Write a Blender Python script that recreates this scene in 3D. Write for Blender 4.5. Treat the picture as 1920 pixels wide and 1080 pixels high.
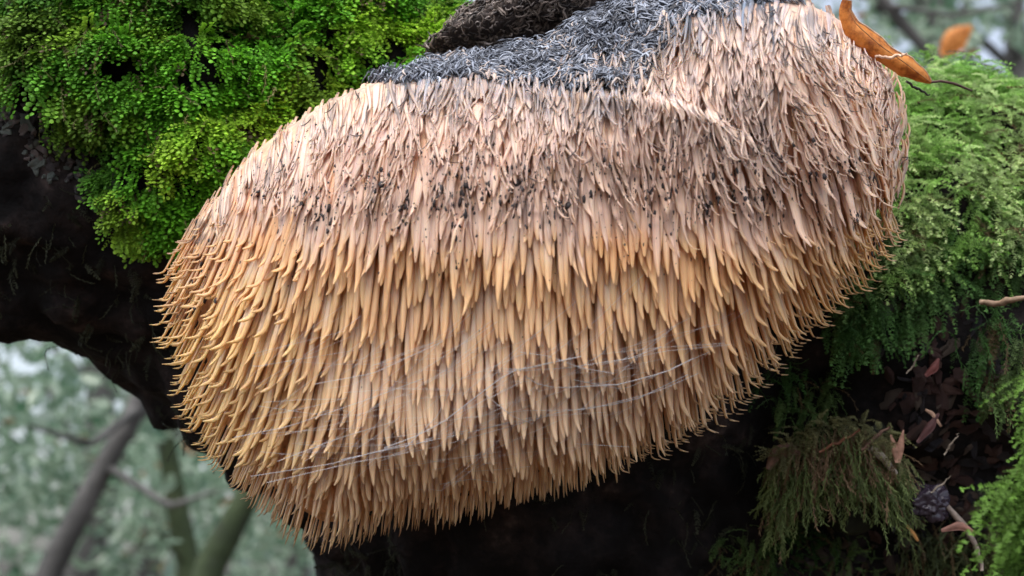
import bpy, bmesh, math, random
import numpy as np
from mathutils import Vector, Matrix, noise as mnoise
from mathutils.bvhtree import BVHTree

random.seed(7)
RNG = np.random.default_rng(7)
for o in list(bpy.data.objects):
    bpy.data.objects.remove(o)
SC = bpy.context.scene
COL = SC.collection

# ------------------------------------------------------------------ camera, sky, sun, exposure
PITCH = math.radians(12.0)
CAM = np.array([0.0, 0.0, 1.5])
FPX = 960.0 / math.tan(math.radians(20.0))          # pixels of the 1920 px wide photograph
cd = bpy.data.cameras.new('camera'); cam = bpy.data.objects.new('camera', cd); COL.objects.link(cam)
cam.location = CAM.tolist(); cam.rotation_euler = (math.pi / 2 + PITCH, 0, 0)
cd.sensor_width = 36.0; cd.lens = 18.0 / math.tan(math.radians(20.0))
cd.clip_start = 0.02; cd.clip_end = 2000.0
cd.dof.use_dof = True; cd.dof.focus_distance = 0.548; cd.dof.aperture_fstop = 11.0
SC.camera = cam
SUN_EL, SUN_AZ = math.radians(66), math.radians(205)  # azimuth measured from +Y, clockwise
w = bpy.data.worlds.new('World'); SC.world = w; w.use_nodes = True
nt = w.node_tree; nt.nodes.clear()
wo = nt.nodes.new('ShaderNodeOutputWorld'); bg = nt.nodes.new('ShaderNodeBackground')
sky = nt.nodes.new('ShaderNodeTexSky'); sky.sky_type = 'NISHITA'; sky.sun_disc = False
sky.sun_elevation = SUN_EL; sky.sun_rotation = SUN_AZ; sky.air_density = 1.0; sky.dust_density = 4.0; sky.ozone_density = 1.0
hs = nt.nodes.new('ShaderNodeHueSaturation'); hs.inputs['Saturation'].default_value = 0.55
hs.inputs['Value'].default_value = 1.0
nt.links.new(sky.outputs[0], hs.inputs['Color']); nt.links.new(hs.outputs[0], bg.inputs[0])
bg.inputs[1].default_value = 0.15; nt.links.new(bg.outputs[0], wo.inputs[0])
sd = bpy.data.lights.new('sun', 'SUN'); sun = bpy.data.objects.new('sun', sd); COL.objects.link(sun)
sd.energy = 0.9; sd.angle = math.radians(60); sd.color = (1.0, 0.97, 0.93)
sdir = Vector((math.sin(SUN_AZ) * math.cos(SUN_EL), math.cos(SUN_AZ) * math.cos(SUN_EL), math.sin(SUN_EL)))
sun.rotation_euler = sdir.to_track_quat('Z', 'Y').to_euler(); sun.location = (0, 0, 12)
vs = SC.view_settings
vs.view_transform = 'Standard'; vs.look = 'None'; vs.gamma = 1.0; vs.use_curve_mapping = False
vs.exposure = 1.0
try:
    SC.cycles.use_denoising = True; SC.cycles.max_bounces = 8; SC.cycles.diffuse_bounces = 5
    SC.cycles.transparent_max_bounces = 8; SC.cycles.sample_clamp_indirect = 6.0
except Exception:
    pass

RIGHT = np.array([1.0, 0, 0]); UP = np.array([0, -math.sin(PITCH), math.cos(PITCH)])
FWD = np.array([0, math.cos(PITCH), math.sin(PITCH)])
def W(px, py, d):
    """point of the photograph at depth d (metres along the view axis) -> world"""
    px = np.asarray(px, float); py = np.asarray(py, float); d = np.asarray(d, float)
    x = (px - 960) / FPX * d; y = (540 - py) / FPX * d
    return CAM + x[..., None] * RIGHT + y[..., None] * UP + (d + 0 * x)[..., None] * FWD
def proj(P):
    q = P - CAM; d = q @ FWD; d = np.where(np.abs(d) < 1e-6, 1e-6, d)
    return 960 + (q @ RIGHT) / d * FPX, 540 - (q @ UP) / d * FPX, d
def nrm(v): return v / np.maximum(np.linalg.norm(v, axis=-1, keepdims=True), 1e-9)
def sstep(a, b, x):
    t = np.clip((x - a) / (b - a), 0, 1); return t * t * (3 - 2 * t)
def inpoly(x, y, poly):
    x = np.asarray(x); y = np.asarray(y); c = np.zeros(x.shape, bool); n = len(poly)
    for i in range(n):
        x1, y1 = poly[i]; x2, y2 = poly[(i + 1) % n]
        if y1 == y2: continue
        k = ((y1 > y) != (y2 > y)) & (x < (x2 - x1) * (y - y1) / (y2 - y1) + x1)
        c ^= k
    return c
# cheap vectorised value noise, 2-D and 3-D
_T = RNG.random(65536)
def vn3(P, f, seed=0):
    q = np.asarray(P) * f + 1000.0; i = np.floor(q).astype(np.int64); u = q - i; u = u * u * (3 - 2 * u); r = 0
    for dx in (0, 1):
        for dy in (0, 1):
            for dz in (0, 1):
                h = ((i[..., 0] + dx) * 73856093 ^ (i[..., 1] + dy) * 19349663 ^ (i[..., 2] + dz) * 83492791 ^ seed * 2654435) & 65535
                wgt = (u[..., 0] if dx else 1 - u[..., 0]) * (u[..., 1] if dy else 1 - u[..., 1]) * (u[..., 2] if dz else 1 - u[..., 2])
                r = r + wgt * _T[h]
    return r
def vn2(x, y, f, seed=0):
    return vn3(np.stack([np.asarray(x, float), np.asarray(y, float), 0 * np.asarray(x, float) + 0.5 / f], -1), f, seed)

# ------------------------------------------------------------------ mesh and object helpers
def mesh(name, V, faces, mat=None, smooth=True, attrs=None):
    """faces: list of int arrays (n,3) / (n,4); attrs: {name: (type, per-vertex array)}"""
    V = np.asarray(V, np.float32).reshape(-1, 3)
    me = bpy.data.meshes.new(name); me.vertices.add(len(V)); me.vertices.foreach_set('co', V.ravel())
    faces = [np.asarray(f, np.int32) for f in faces if len(f)]
    loops = np.concatenate([f.ravel() for f in faces])
    cnt = np.concatenate([np.full(len(f), f.shape[1], np.int32) for f in faces])
    st = np.concatenate([[0], np.cumsum(cnt)[:-1]]).astype(np.int32)
    me.loops.add(len(loops)); me.loops.foreach_set('vertex_index', loops)
    me.polygons.add(len(cnt)); me.polygons.foreach_set('loop_start', st)
    me.polygons.foreach_set('use_smooth', np.full(len(cnt), smooth))
    me.update(calc_edges=True)
    for k, (ty, a) in (attrs or {}).items():
        at = me.attributes.new(k, ty, 'POINT')
        if ty == 'FLOAT_COLOR':
            a = np.concatenate([a, np.ones((len(a), 1))], 1).astype(np.float32); at.data.foreach_set('color', a.ravel())
        elif ty == 'FLOAT_VECTOR': at.data.foreach_set('vector', np.asarray(a, np.float32).ravel())
        else: at.data.foreach_set('value', np.asarray(a, np.float32).ravel())
    if mat: me.materials.append(mat)
    return me
def obj(name, me, parent=None, loc=None, **props):
    o = bpy.data.objects.new(name, me); COL.objects.link(o)
    if loc is not None: o.location = [float(v) for v in loc]
    if parent: o.parent = parent
    for k, v in props.items(): o[k] = v
    return o
def thing(name, label, cat, loc, group=None, me=None):
    o = obj(name, me, loc=loc, label=label, category=cat)
    if group: o['group'] = group
    return o
def tubes(P, Rw, Rh, ref, S=8):
    """many tapered tubes at once. P (N,K,3), Rw/Rh (N,K), ref (N,3) or (N,K,3) -> V, quads, angle"""
    N, K, _ = P.shape
    T = np.empty_like(P); T[:, 1:-1] = P[:, 2:] - P[:, :-2]; T[:, 0] = P[:, 1] - P[:, 0]; T[:, -1] = P[:, -1] - P[:, -2]
    T = nrm(T)
    if ref.ndim == 2: ref = np.repeat(ref[:, None], K, 1)
    B = nrm(np.cross(T, ref)); Nn = nrm(np.cross(B, T))
    a = np.arange(S) / S * 2 * math.pi
    V = P[:, :, None] + B[:, :, None] * (np.cos(a)[None, None, :, None] * Rw[:, :, None, None]) + Nn[:, :, None] * (np.sin(a)[None, None, :, None] * Rh[:, :, None, None])
    idx = np.arange(N * K * S).reshape(N, K, S); r = np.roll(idx, -1, 2)
    F = np.stack([idx[:, :-1], idx[:, 1:], r[:, 1:], r[:, :-1]], -1).reshape(-1, 4)
    return V.reshape(-1, 3), F, np.broadcast_to(a, (N, K, S)).reshape(-1)

# ------------------------------------------------------------------ materials
def mat(name, base=(0.5, 0.5, 0.5), rough=0.6, attr=None, noise=None, bump=0.0, bumpscale=200, grain=False,
        sss=0.0, sssr=(0.006, 0.003, 0.0015), transl=0.0, spec=0.5, ramp=None, coords='Object'):
    m = bpy.data.materials.new(name); m.use_nodes = True; n = m.node_tree; L = n.links; n.nodes.clear()
    out = n.nodes.new('ShaderNodeOutputMaterial'); b = n.nodes.new('ShaderNodeBsdfPrincipled')
    b.inputs['Roughness'].default_value = rough; b.inputs['Specular IOR Level'].default_value = spec
    b.inputs['Base Color'].default_value = (*base, 1)
    tc = n.nodes.new('ShaderNodeTexCoord'); src = tc.outputs[coords]; col = None
    if attr:
        a = n.nodes.new('ShaderNodeAttribute'); a.attribute_name = attr; col = a.outputs['Color']
    if grain:
        g = n.nodes.new('ShaderNodeAttribute'); g.attribute_name = 'grain'; src2 = g.outputs['Vector']
    else: src2 = src
    if ramp:
        t = n.nodes.new('ShaderNodeTexNoise'); t.inputs['Scale'].default_value = ramp[0]; t.inputs['Detail'].default_value = 8
        t.inputs['Roughness'].default_value = 0.65
        r = n.nodes.new('ShaderNodeValToRGB'); r.color_ramp.elements.remove(r.color_ramp.elements[1])
        for i, (p, c) in enumerate(ramp[1]):
            e = r.color_ramp.elements[0] if i == 0 else r.color_ramp.elements.new(p)
            e.position = p; e.color = (*c, 1)
        L.new(src, t.inputs['Vector']); L.new(t.outputs['Fac'], r.inputs[0]); col = r.outputs[0]
    if noise:                                          # (scale, low, high): multiplies the colour
        t = n.nodes.new('ShaderNodeTexNoise'); t.inputs['Scale'].default_value = noise[0]; t.inputs['Detail'].default_value = 4
        mr = n.nodes.new('ShaderNodeMapRange'); mr.inputs['From Min'].default_value = 0.3; mr.inputs['From Max'].default_value = 0.7
        mr.inputs['To Min'].default_value = noise[1]; mr.inputs['To Max'].default_value = noise[2]
        mx = n.nodes.new('ShaderNodeMix'); mx.data_type = 'RGBA'; mx.blend_type = 'MULTIPLY'; mx.inputs['Factor'].default_value = 1
        L.new(src2, t.inputs['Vector']); L.new(t.outputs['Fac'], mr.inputs['Value'])
        if col: L.new(col, mx.inputs[6])
        else: mx.inputs[6].default_value = (*base, 1)
        L.new(mr.outputs[0], mx.inputs[7]); col = mx.outputs[2]
    if col: L.new(col, b.inputs['Base Color'])
    if bump:
        t = n.nodes.new('ShaderNodeTexNoise'); t.inputs['Scale'].default_value = bumpscale; t.inputs['Detail'].default_value = 6
        bp = n.nodes.new('ShaderNodeBump'); bp.inputs['Strength'].default_value = bump; bp.inputs['Distance'].default_value = 0.3 / bumpscale if not grain else 0.0006
        L.new(src2, t.inputs['Vector']); L.new(t.outputs['Fac'], bp.inputs['Height']); L.new(bp.outputs[0], b.inputs['Normal'])
    if sss:
        b.inputs['Subsurface Weight'].default_value = sss; b.inputs['Subsurface Radius'].default_value = sssr; b.inputs['Subsurface Scale'].default_value = 1.0
    if transl:
        tr = n.nodes.new('ShaderNodeBsdfTranslucent'); mxs = n.nodes.new('ShaderNodeMixShader'); mxs.inputs[0].default_value = transl
        if col: L.new(col, tr.inputs[0])
        else: tr.inputs[0].default_value = (*base, 1)
        L.new(b.outputs[0], mxs.inputs[1]); L.new(tr.outputs[0], mxs.inputs[2]); L.new(mxs.outputs[0], out.inputs[0])
    else: L.new(b.outputs[0], out.inputs[0])
    return m
M_TOOTH = mat('fungus_tooth', attr='Col', rough=0.5, noise=(1.0, 0.80, 1.10), bump=0.5, bumpscale=1.0, grain=True, sss=0.4, spec=0.4)
M_MATTED = mat('matted_tooth', attr='Col', rough=0.6, noise=(1.8, 0.84, 1.10), bump=0.6, bumpscale=1.8, grain=True, sss=0.4, spec=0.3)
M_BODY = mat('fungus_flesh', attr='Col', rough=0.8, noise=(300, 0.7, 1.1), bump=0.6, bumpscale=300)
M_FIBRE = mat('dried_fibre', attr='Col', rough=0.5, spec=0.5)
M_SPECK = mat('dark_speck', base=(0.022, 0.015, 0.016), rough=0.6)
M_BARK = mat('wet_bark', rough=0.8, spec=0.12, bump=1.0, bumpscale=90,
             ramp=(45, [(0.3, (0.003, 0.0026, 0.003)), (0.48, (0.007, 0.006, 0.0065)), (0.60, (0.020, 0.015, 0.015)), (0.76, (0.09, 0.065, 0.06))]))
M_PLATE = mat('bark_plate', attr='Col', rough=0.55, noise=(180, 0.4, 1.5), bump=1.0, bumpscale=300)
M_MOSS = mat('moss_leaf', attr='Col', rough=0.5, transl=0.38, spec=0.22)
M_LEAFBG = mat('tree_leaf', attr='Col', rough=0.32, transl=0.45, spec=0.9)
M_TRUNKBG = mat('background_bark', rough=0.85, bump=0.6, bumpscale=30,
                ramp=(6, [(0.3, (0.035, 0.035, 0.032)), (0.5, (0.08, 0.078, 0.075)), (0.7, (0.15, 0.145, 0.14))]))
M_TRUNKMOSS = mat('mossy_background_bark', rough=0.9, bump=0.6, bumpscale=40,
                  ramp=(7, [(0.3, (0.02, 0.026, 0.016)), (0.48, (0.035, 0.055, 0.02)), (0.62, (0.06, 0.075, 0.035)), (0.75, (0.12, 0.11, 0.09))]))
M_WEB = mat('web_silk', base=(0.75, 0.75, 0.78), rough=0.3, transl=0.5)
M_DEADLEAF = mat('dead_leaf', rough=0.6, transl=0.25, bump=0.4, bumpscale=250,
                 ramp=(170, [(0.26, (0.10, 0.025, 0.008)), (0.38, (0.38, 0.11, 0.02)), (0.52, (0.72, 0.27, 0.05)), (0.75, (0.80, 0.40, 0.12))]))
M_TWIG = mat('twig', attr='Col', rough=0.7, noise=(400, 0.6, 1.3), bump=0.6, bumpscale=500)
M_GROUND = mat('leaf_litter', rough=0.9, bump=0.6, bumpscale=8,
               ramp=(3, [(0.3, (0.02, 0.014, 0.008)), (0.5, (0.05, 0.033, 0.018)), (0.7, (0.09, 0.055, 0.03))]))

# ------------------------------------------------------------------ ground
g = np.linspace(-1, 1, 81); g = np.sign(g) * np.abs(g) ** 3 * 600
gx, gy = np.meshgrid(g, g); gz = (vn2(gx, gy, 0.35, 3) - 0.5) * 0.25 * (np.hypot(gx, gy) > 2.5) - 0.02
idx = np.arange(81 * 81).reshape(81, 81)
F = np.stack([idx[:-1, :-1], idx[:-1, 1:], idx[1:, 1:], idx[1:, :-1]], -1).reshape(-1, 4)
obj('ground', mesh('ground', np.stack([gx, gy, gz], -1), [F], M_GROUND), kind='structure')

# ------------------------------------------------------------------ the big mossy tree that carries the fungus
def capsule(bm, a, b, ra, rb, n=10):
    a = Vector(a); b = Vector(b); L = (b - a).length
    for i in range(n + 1):
        t = i / n; r = ra + (rb - ra) * t
        mtx = Matrix.Translation(a.lerp(b, t))
        bmesh.ops.create_icosphere(bm, subdivisions=3, radius=r, matrix=mtx)
S0 = FPX
def Wt(px, py, d): return W(px, py, d).tolist()
bm = bmesh.new()
capsule(bm, Wt(-1500, -560, 0.74), Wt(210, 240, 0.70), 0.115, 0.120, 22)
capsule(bm, Wt(210, 240, 0.70), Wt(500, 395, 0.71), 0.120, 0.105, 5)
capsule(bm, Wt(500, 395, 0.71), Wt(1050, 740, 0.74), 0.105, 0.145, 9)
capsule(bm, Wt(300, 40, 0.69), Wt(770, 270, 0.685), 0.06, 0.064, 8)
capsule(bm, Wt(1480, 600, 0.735), Wt(2700, 800, 0.80), 0.118, 0.14, 14)
base = W(1350, 1080, 0.92)
capsule(bm, Wt(1250, 760, 0.90), base.tolist(), 0.22, 0.262, 8)
capsule(bm, base.tolist(), [0.24, 1.0, 0.0], 0.262, 0.34, 14)
me0 = bpy.data.meshes.new('tmp'); bm.to_mesh(me0); bm.free()
o0 = obj('tmp', me0); md = o0.modifiers.new('r', 'REMESH'); md.mode = 'VOXEL'; md.voxel_size = 0.0065
ms = o0.modifiers.new('s', 'SMOOTH'); ms.iterations = 12; ms.factor = 0.8
dg = bpy.context.evaluated_depsgraph_get(); ev = o0.evaluated_get(dg).to_mesh()
nv = len(ev.vertices); V = np.empty(nv * 3, np.float32); ev.vertices.foreach_get('co', V); V = V.reshape(-1, 3).astype(float)
NV = np.empty(nv * 3, np.float32); ev.vertices.foreach_get('normal', NV); NV = NV.reshape(-1, 3)
nf = len(ev.polygons); lp = np.empty(len(ev.loops), np.int32); ev.loops.foreach_get('vertex_index', lp)
tot = np.empty(nf, np.int32); ev.polygons.foreach_get('loop_total', tot)
F = lp.reshape(-1, 4) if (tot == 4).all() else None
if F is None:
    st = np.concatenate([[0], np.cumsum(tot)[:-1]]); q = tot == 4; tr = tot == 3
    F = [lp[st[q][:, None] + np.arange(4)], lp[st[tr][:, None] + np.arange(3)]]
else: F = [F]
bpy.data.objects.remove(o0); 
st_ = V * np.array([1, 1, 1.0])
disp = (vn3(st_, 9, 1) - 0.5) * 0.030 + (vn3(st_, 28, 2) - 0.5) * 0.016 + (vn3(st_, 70, 5) - 0.5) * 0.009
rid = np.abs(vn3(st_ * np.array([1, 1, 0.35]), 45, 9) - 0.5) * 2
disp += (rid - 0.3) * 0.011
disp += (vn3(st_, 140, 11) - 0.5) * 0.005
V = V + NV * disp[:, None]
TREE = thing('mossy_tree', 'massive dark wet trunk with a thick limb, covered in green moss, carrying the toothed fungus', 'tree', (0.24, 1.0, 0))
T0 = np.array([0.24, 1.0, 0])
TRUNK_ME = mesh('trunk', V - T0, F, M_BARK); obj('trunk', TRUNK_ME, TREE)
TRI = np.concatenate([np.concatenate([f[:, [0, 1, 2]], f[:, [0, 2, 3]]]) if f.shape[1] == 4 else f for f in F])
TRUNK_BVH = BVHTree.FromPolygons(V.tolist(), [t for f in F for t in f.tolist()])
TV = V
A_, B_, C_ = V[TRI[:, 0]], V[TRI[:, 1]], V[TRI[:, 2]]
TN = np.cross(B_ - A_, C_ - A_); TA = np.linalg.norm(TN, axis=1) * 0.5; TN = nrm(TN)
TC = (A_ + B_ + C_) / 3
TPX, TPY, TD = proj(TC)
FACING = np.einsum('ij,ij->i', TN, nrm(CAM - TC))
def on_trunk(maskfn, n, upw=0.0):
    """random points on the trunk surface where maskfn(px, py, d, normal, point) gives a weight"""
    wgt = TA * maskfn(TPX, TPY, TD, TN, TC); wgt = np.maximum(wgt, 0)
    i = RNG.choice(len(TRI), n, p=wgt / wgt.sum()); a = RNG.random((n, 2)); s = a.sum(1) > 1; a[s] = 1 - a[s]
    P = A_[i] + (B_[i] - A_[i]) * a[:, :1] + (C_[i] - A_[i]) * a[:, 1:]
    return P, TN[i]
def ray_trunk(px, py):
    d = W(px, py, 1.0) - CAM; h = TRUNK_BVH.ray_cast(Vector(CAM), Vector(d).normalized())
    return (np.array(h[0]), np.array(h[1])) if h[0] is not None else (None, None)

# ------------------------------------------------------------------ fungus: shape of the front surface
OUT = [(338, 480), (340, 560), (366, 640), (378, 720), (405, 800), (450, 870), (520, 945), (600, 998), (740, 950), (960, 902),
       (1100, 862), (1210, 802), (1300, 738), (1385, 662), (1450, 600), (1500, 550), (1592, 480), (1658, 400), (1700, 320),
       (1706, 225), (1694, 150), (1650, 78), (1580, 18), (1500, -14), (1400, -32), (1250, -25), (1150, 5), (1080, 42), (1030, 78),
       (950, 95), (850, 108), (740, 136), (640, 168), (545, 222), (450, 292), (395, 365), (352, 420)]
CX, CY = 1000.0, 450.0
th = np.array([math.atan2(y - CY, x - CX) for x, y in OUT]); rr = np.array([math.hypot(x - CX, y - CY) for x, y in OUT])
o_ = np.argsort(th); th, rr = th[o_], rr[o_]
TH = np.linspace(-math.pi, math.pi, 721); RR = np.interp(TH, np.concatenate([th - 2 * math.pi, th, th + 2 * math.pi]), np.tile(rr, 3))
k_ = np.exp(-np.linspace(-2, 2, 13) ** 2); k_ /= k_.sum(); RR = np.convolve(np.concatenate([RR[-7:-1], RR, RR[1:7]]), k_, 'valid')
def Rof(px, py): return np.interp(np.arctan2(py - CY, px - CX), TH, RR)
DB, BU = 0.588, 0.088
def ridge_y(px): return np.interp(px, [560, 650, 750, 900, 1050, 1230, 1330, 1440, 1500], [215, 168, 158, 166, 178, 190, 222, 285, 310])
def dsurf(px, py):
    r = np.hypot(px - CX, py - CY) / Rof(px, py)
    f = np.sqrt(np.maximum(0, 1 - np.clip(r, 0, 1) ** 2.5))
    inner = 1 - sstep(0.85, 1.0, r)
    d = DB - BU * f
    # lower half hangs forward less as it narrows; upper right lobe bulges
    lobe = np.exp(-(((px - 1490) / 190) ** 2 + ((py - 130) / 170) ** 2))
    d = d - 0.020 * lobe * inner
    rec = np.exp(-(((px - 1090) / 170) ** 2 + ((py - 100) / 50) ** 2))
    d = d + 0.016 * rec * inner
    wn = sstep(560, 680, px) * (1 - sstep(1400, 1500, px))
    d = d + 0.007 * (1 - sstep(-14, 8, py - ridge_y(px))) * wn * inner
    sc = 0.0065 * sstep(0, 60, 440 + 14 * np.sin(px / 70) - py) * inner     # the upper, matted skirt stands proud
    d = d - sc
    d = d - (vn2(px, py, 1 / 170., 21) - 0.5) * 0.012 * inner - (vn2(px, py, 1 / 70., 22) - 0.5) * 0.005 * inner
    return d, r
GX = np.arange(200, 1800, 4.0); GY = np.arange(-120, 1120, 4.0)
gxx, gyy = np.meshgrid(GX, GY); GD, GR = dsurf(gxx, gyy)
GP = W(gxx, gyy, GD); du = np.gradient(GP, axis=1); dv = np.gradient(GP, axis=0)
GN = nrm(np.cross(dv, du)); GN = np.where((GN @ FWD)[..., None] > 0, -GN, GN)
th_ = np.arctan2(gyy - CY, gxx - CX); side = np.cos(th_)[..., None] * RIGHT - np.sin(th_)[..., None] * UP
wb = sstep(0.93, 1.0, GR)[..., None]; GN = nrm(GN * (1 - wb) + nrm(side - 0.15 * FWD) * wb)
def samp(G, px, py):
    u = np.clip((px - GX[0]) / 4, 0, len(GX) - 1.001); v = np.clip((py - GY[0]) / 4, 0, len(GY) - 1.001)
    i = u.astype(int); j = v.astype(int); u = u - i; v = v - j
    if G.ndim == 3: u = u[..., None]; v = v[..., None]
    return (G[j, i] * (1 - u) + G[j, i + 1] * u) * (1 - v) + (G[j + 1, i] * (1 - u) + G[j + 1, i + 1] * u) * v

FUN0 = W(1000, 450, 0.58)
FUN = thing('toothed_fungus', 'huge shaggy bearded fungus with hanging peach and cream teeth and a grey weathered crown', 'fungus', FUN0)
# body
nr, na = 150, 420
rs = np.linspace(0, 1, nr) ** 0.85; an = np.linspace(-math.pi, math.pi, na, endpoint=False)
ra, aa = np.meshgrid(rs, an, indexing='ij'); Rr = np.interp(aa, TH, RR)
Rr = Rr * 0.972; bx = CX + np.cos(aa) * ra * Rr; by = CY + np.sin(aa) * ra * Rr
front = W(bx, by, samp(GD, bx, by) + 0.0035 - 0.0028 * (1 - sstep(380, 440, by)) + 0.003 * (vn2(bx, by, 1 / 26., 150) - 0.5) * (1 - sstep(380, 440, by)))
rb_ = np.linspace(1, 0, 16)[1:]; rb2, ab2 = np.meshgrid(rb_, an, indexing='ij'); Rb = np.interp(ab2, TH, RR)
back = W(CX + np.cos(ab2) * rb2 * Rb * 0.965, CY + np.sin(ab2) * rb2 * Rb * 0.965, DB + 0.07 * np.sqrt(1 - rb2 ** 2))
BV = np.concatenate([front, back]); nr2 = BV.shape[0]
ii = np.arange(nr2 * na).reshape(nr2, na); r_ = np.roll(ii, -1, 1)
BF = np.stack([ii[:-1], ii[1:], r_[1:], r_[:-1]], -1).reshape(-1, 4)
bpx, bpy_, _ = proj(BV.reshape(-1, 3))
bc = np.where((bpy_ < 430)[:, None], np.array([0.84, 0.50, 0.34]), np.array([0.82, 0.45, 0.22]))
GREY = [(700, 138), (760, 118), (850, 100), (950, 88), (1030, 72), (1080, 38), (1150, 2), (1250, -30), (1400, -40), (1490, -16), (1500, 4),
        (1400, 6), (1300, 22), (1245, 60), (1225, 110), (1215, 160), (1160, 170), (1080, 166), (980, 158), (900, 148), (820, 152), (760, 160), (700, 152)]
bc = np.where((bpy_ < 240)[:, None], np.array([0.66, 0.45, 0.35]), bc)
def grey(x, y):
    return inpoly(x + (vn2(x, y, 1 / 24., 130) - 0.5) * 46 + (vn2(x, y, 1 / 7., 131) - 0.5) * 22, y + (vn2(x, y, 1 / 20., 132) - 0.5) * 26 + (vn2(x, y, 1 / 6., 133) - 0.5) * 16, GREY)
def greyness(x, y):
    return sum(grey(x + a_, y + b_).astype(float) for a_, b_ in ((0, 0), (14, 0), (-14, 0), (0, -14), (0, 14), (25, 18), (-25, 18), (0, 30), (0, -30), (-30, -18), (30, -18))) / 11.0
gm = inpoly(bpx, bpy_, GREY); bc[gm] = (0.05, 0.055, 0.07)
obj('flesh', mesh('flesh', BV.reshape(-1, 3) - FUN0, [BF], M_BODY, attrs={'Col': ('FLOAT_COLOR', bc)}), FUN)

# ---- roots of the teeth: dart throwing with an ellipse that follows the surface
Gdown = np.array([0, 0, -1.0])
def darts(n, keep, sx, sl, seed):
    rg = np.random.default_rng(seed)
    # candidates uniform over the real surface: weight px by 1/facing
    px = rg.uniform(300, 1720, n * 3); py = rg.uniform(-60, 1010, n * 3)
    r = samp(GR, px, py); nn = nrm(samp(GN, px, py)); fac = np.clip(-(nn @ nrm(W(px, py, 1.0) - CAM).T).diagonal() if False else -np.einsum('ij,ij->i', nn, nrm(W(px, py, 1.0) - CAM)), 0.12, 1)
    ok = (r < 0.995) & keep(px, py) & (rg.random(n * 3) < 0.16 / fac); px, py, nn = px[ok], py[ok], nn[ok]
    P = W(px, py, samp(GD, px, py)); u = nrm(np.cross(nn, Gdown)); v = np.cross(nn, u)
    cell = {}; acc = []; cs = 0.010
    SX = sx(px, py); SL = sl(px, py)
    key = np.floor(P / cs).astype(int)
    for i in range(len(P)):
        k = tuple(key[i]); bad = False
        for ddx in (-1, 0, 1):
            for ddy in (-1, 0, 1):
                for ddz in (-1, 0, 1):
                    for j in cell.get((k[0] + ddx, k[1] + ddy, k[2] + ddz), ()):
                        e = P[j] - P[i]; a = (e @ u[i]) / SX[i]; b = (e @ v[i]) / SL[i]
                        if a * a + b * b < 1: bad = True; break
                    if bad: break
                if bad: break
            if bad: break
        if not bad: cell.setdefault(k, []).append(i); acc.append(i)
    return px[acc], py[acc]
MPP = 0.52 / FPX      # metres per photo pixel at the fungus
def line_y(px): return 425 + 18 * np.sin(px / 63.0) + 10 * np.sin(px / 23.0 + 2) + 0.00012 * (px - 1000) ** 2 * 0.7

def tooth_paths(px, py, L, off0, spread, hook, clump=None, K=14, curl_up=0.6, wig=0.0, seed=0, lean=0.10, h0=0.72, pull=0.16, lay=0.15):
    rg = np.random.default_rng(seed); N = len(px)
    p = W(px, py, samp(GD, px, py) + 0.002); P = [p]; ph = rg.random((N, 3)) * 100
    ds = (L / (K - 1))[:, None]
    Lx = rg.normal(0, 1, N)
    for k in range(1, K):
        t = k / (K - 1)
        qx, qy, qd = proj(p); n = nrm(samp(GN, qx, qy)); r = samp(GR, qx, qy)
        no = n - (n @ Gdown)[:, None] * Gdown; no = no / np.maximum(np.linalg.norm(no, axis=1, keepdims=True), 0.35)
        h = sstep(h0, 0.95, t) * hook
        latx = np.sign(n[:, 0]) * np.abs(n[:, 0]) ** 0.7
        dr = Gdown + (lean + h)[:, None] * no + ((spread * latx) + h * 0.9 * latx + 0.022 * Lx)[:, None] * RIGHT
        dr = dr + (sstep(0.86, 1.0, t) * hook * curl_up)[:, None] * np.array([0, 0, 1.0])
        if wig: dr = dr + wig * (np.stack([vn3(p + ph, 90, s) for s in (31, 32, 33)], -1) - 0.5) * 2
        p = p + nrm(dr) * ds
        if clump is not None:
            p = p + RIGHT * ((clump - p[:, 0]) * pull * t)[:, None]
        qx, qy, qd = proj(p); r = samp(GR, qx, qy); n = samp(GN, qx, qy); fc = np.clip(-(n @ FWD), 0.35, 1)
        lim = samp(GD, qx, qy) - (off0 * (lay + (1 - lay) * t)) / fc
        push = (qd > lim) & (r < 0.97)
        d2 = np.where(push, lim, qd)
        p = np.where(push[:, None], W(qx, qy, d2), p)
        P.append(p)
    return np.stack(P, 1)
SPOTS = [(600, 400, 12, 14), (715, 365, 14, 26), (860, 385, 10, 22), (870, 345, 12, 14), (970, 345, 16, 30), (1065, 380, 16, 24), (1000, 380, 50, 25), (1235, 355, 12, 28), (1390, 370, 30, 18),
         (1530, 335, 8, 30), (1605, 412, 8, 8), (1640, 470, 10, 10), (760, 390, 8, 12), (560, 385, 10, 12), (480, 350, 16, 10), (1580, 320, 30, 22), (910, 370, 8, 12),
         (820, 375, 7, 15), (400, 450, 30, 35), (370, 560, 22, 40), (1320, 390, 10, 12), (1150, 330, 60, 30)]
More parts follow.
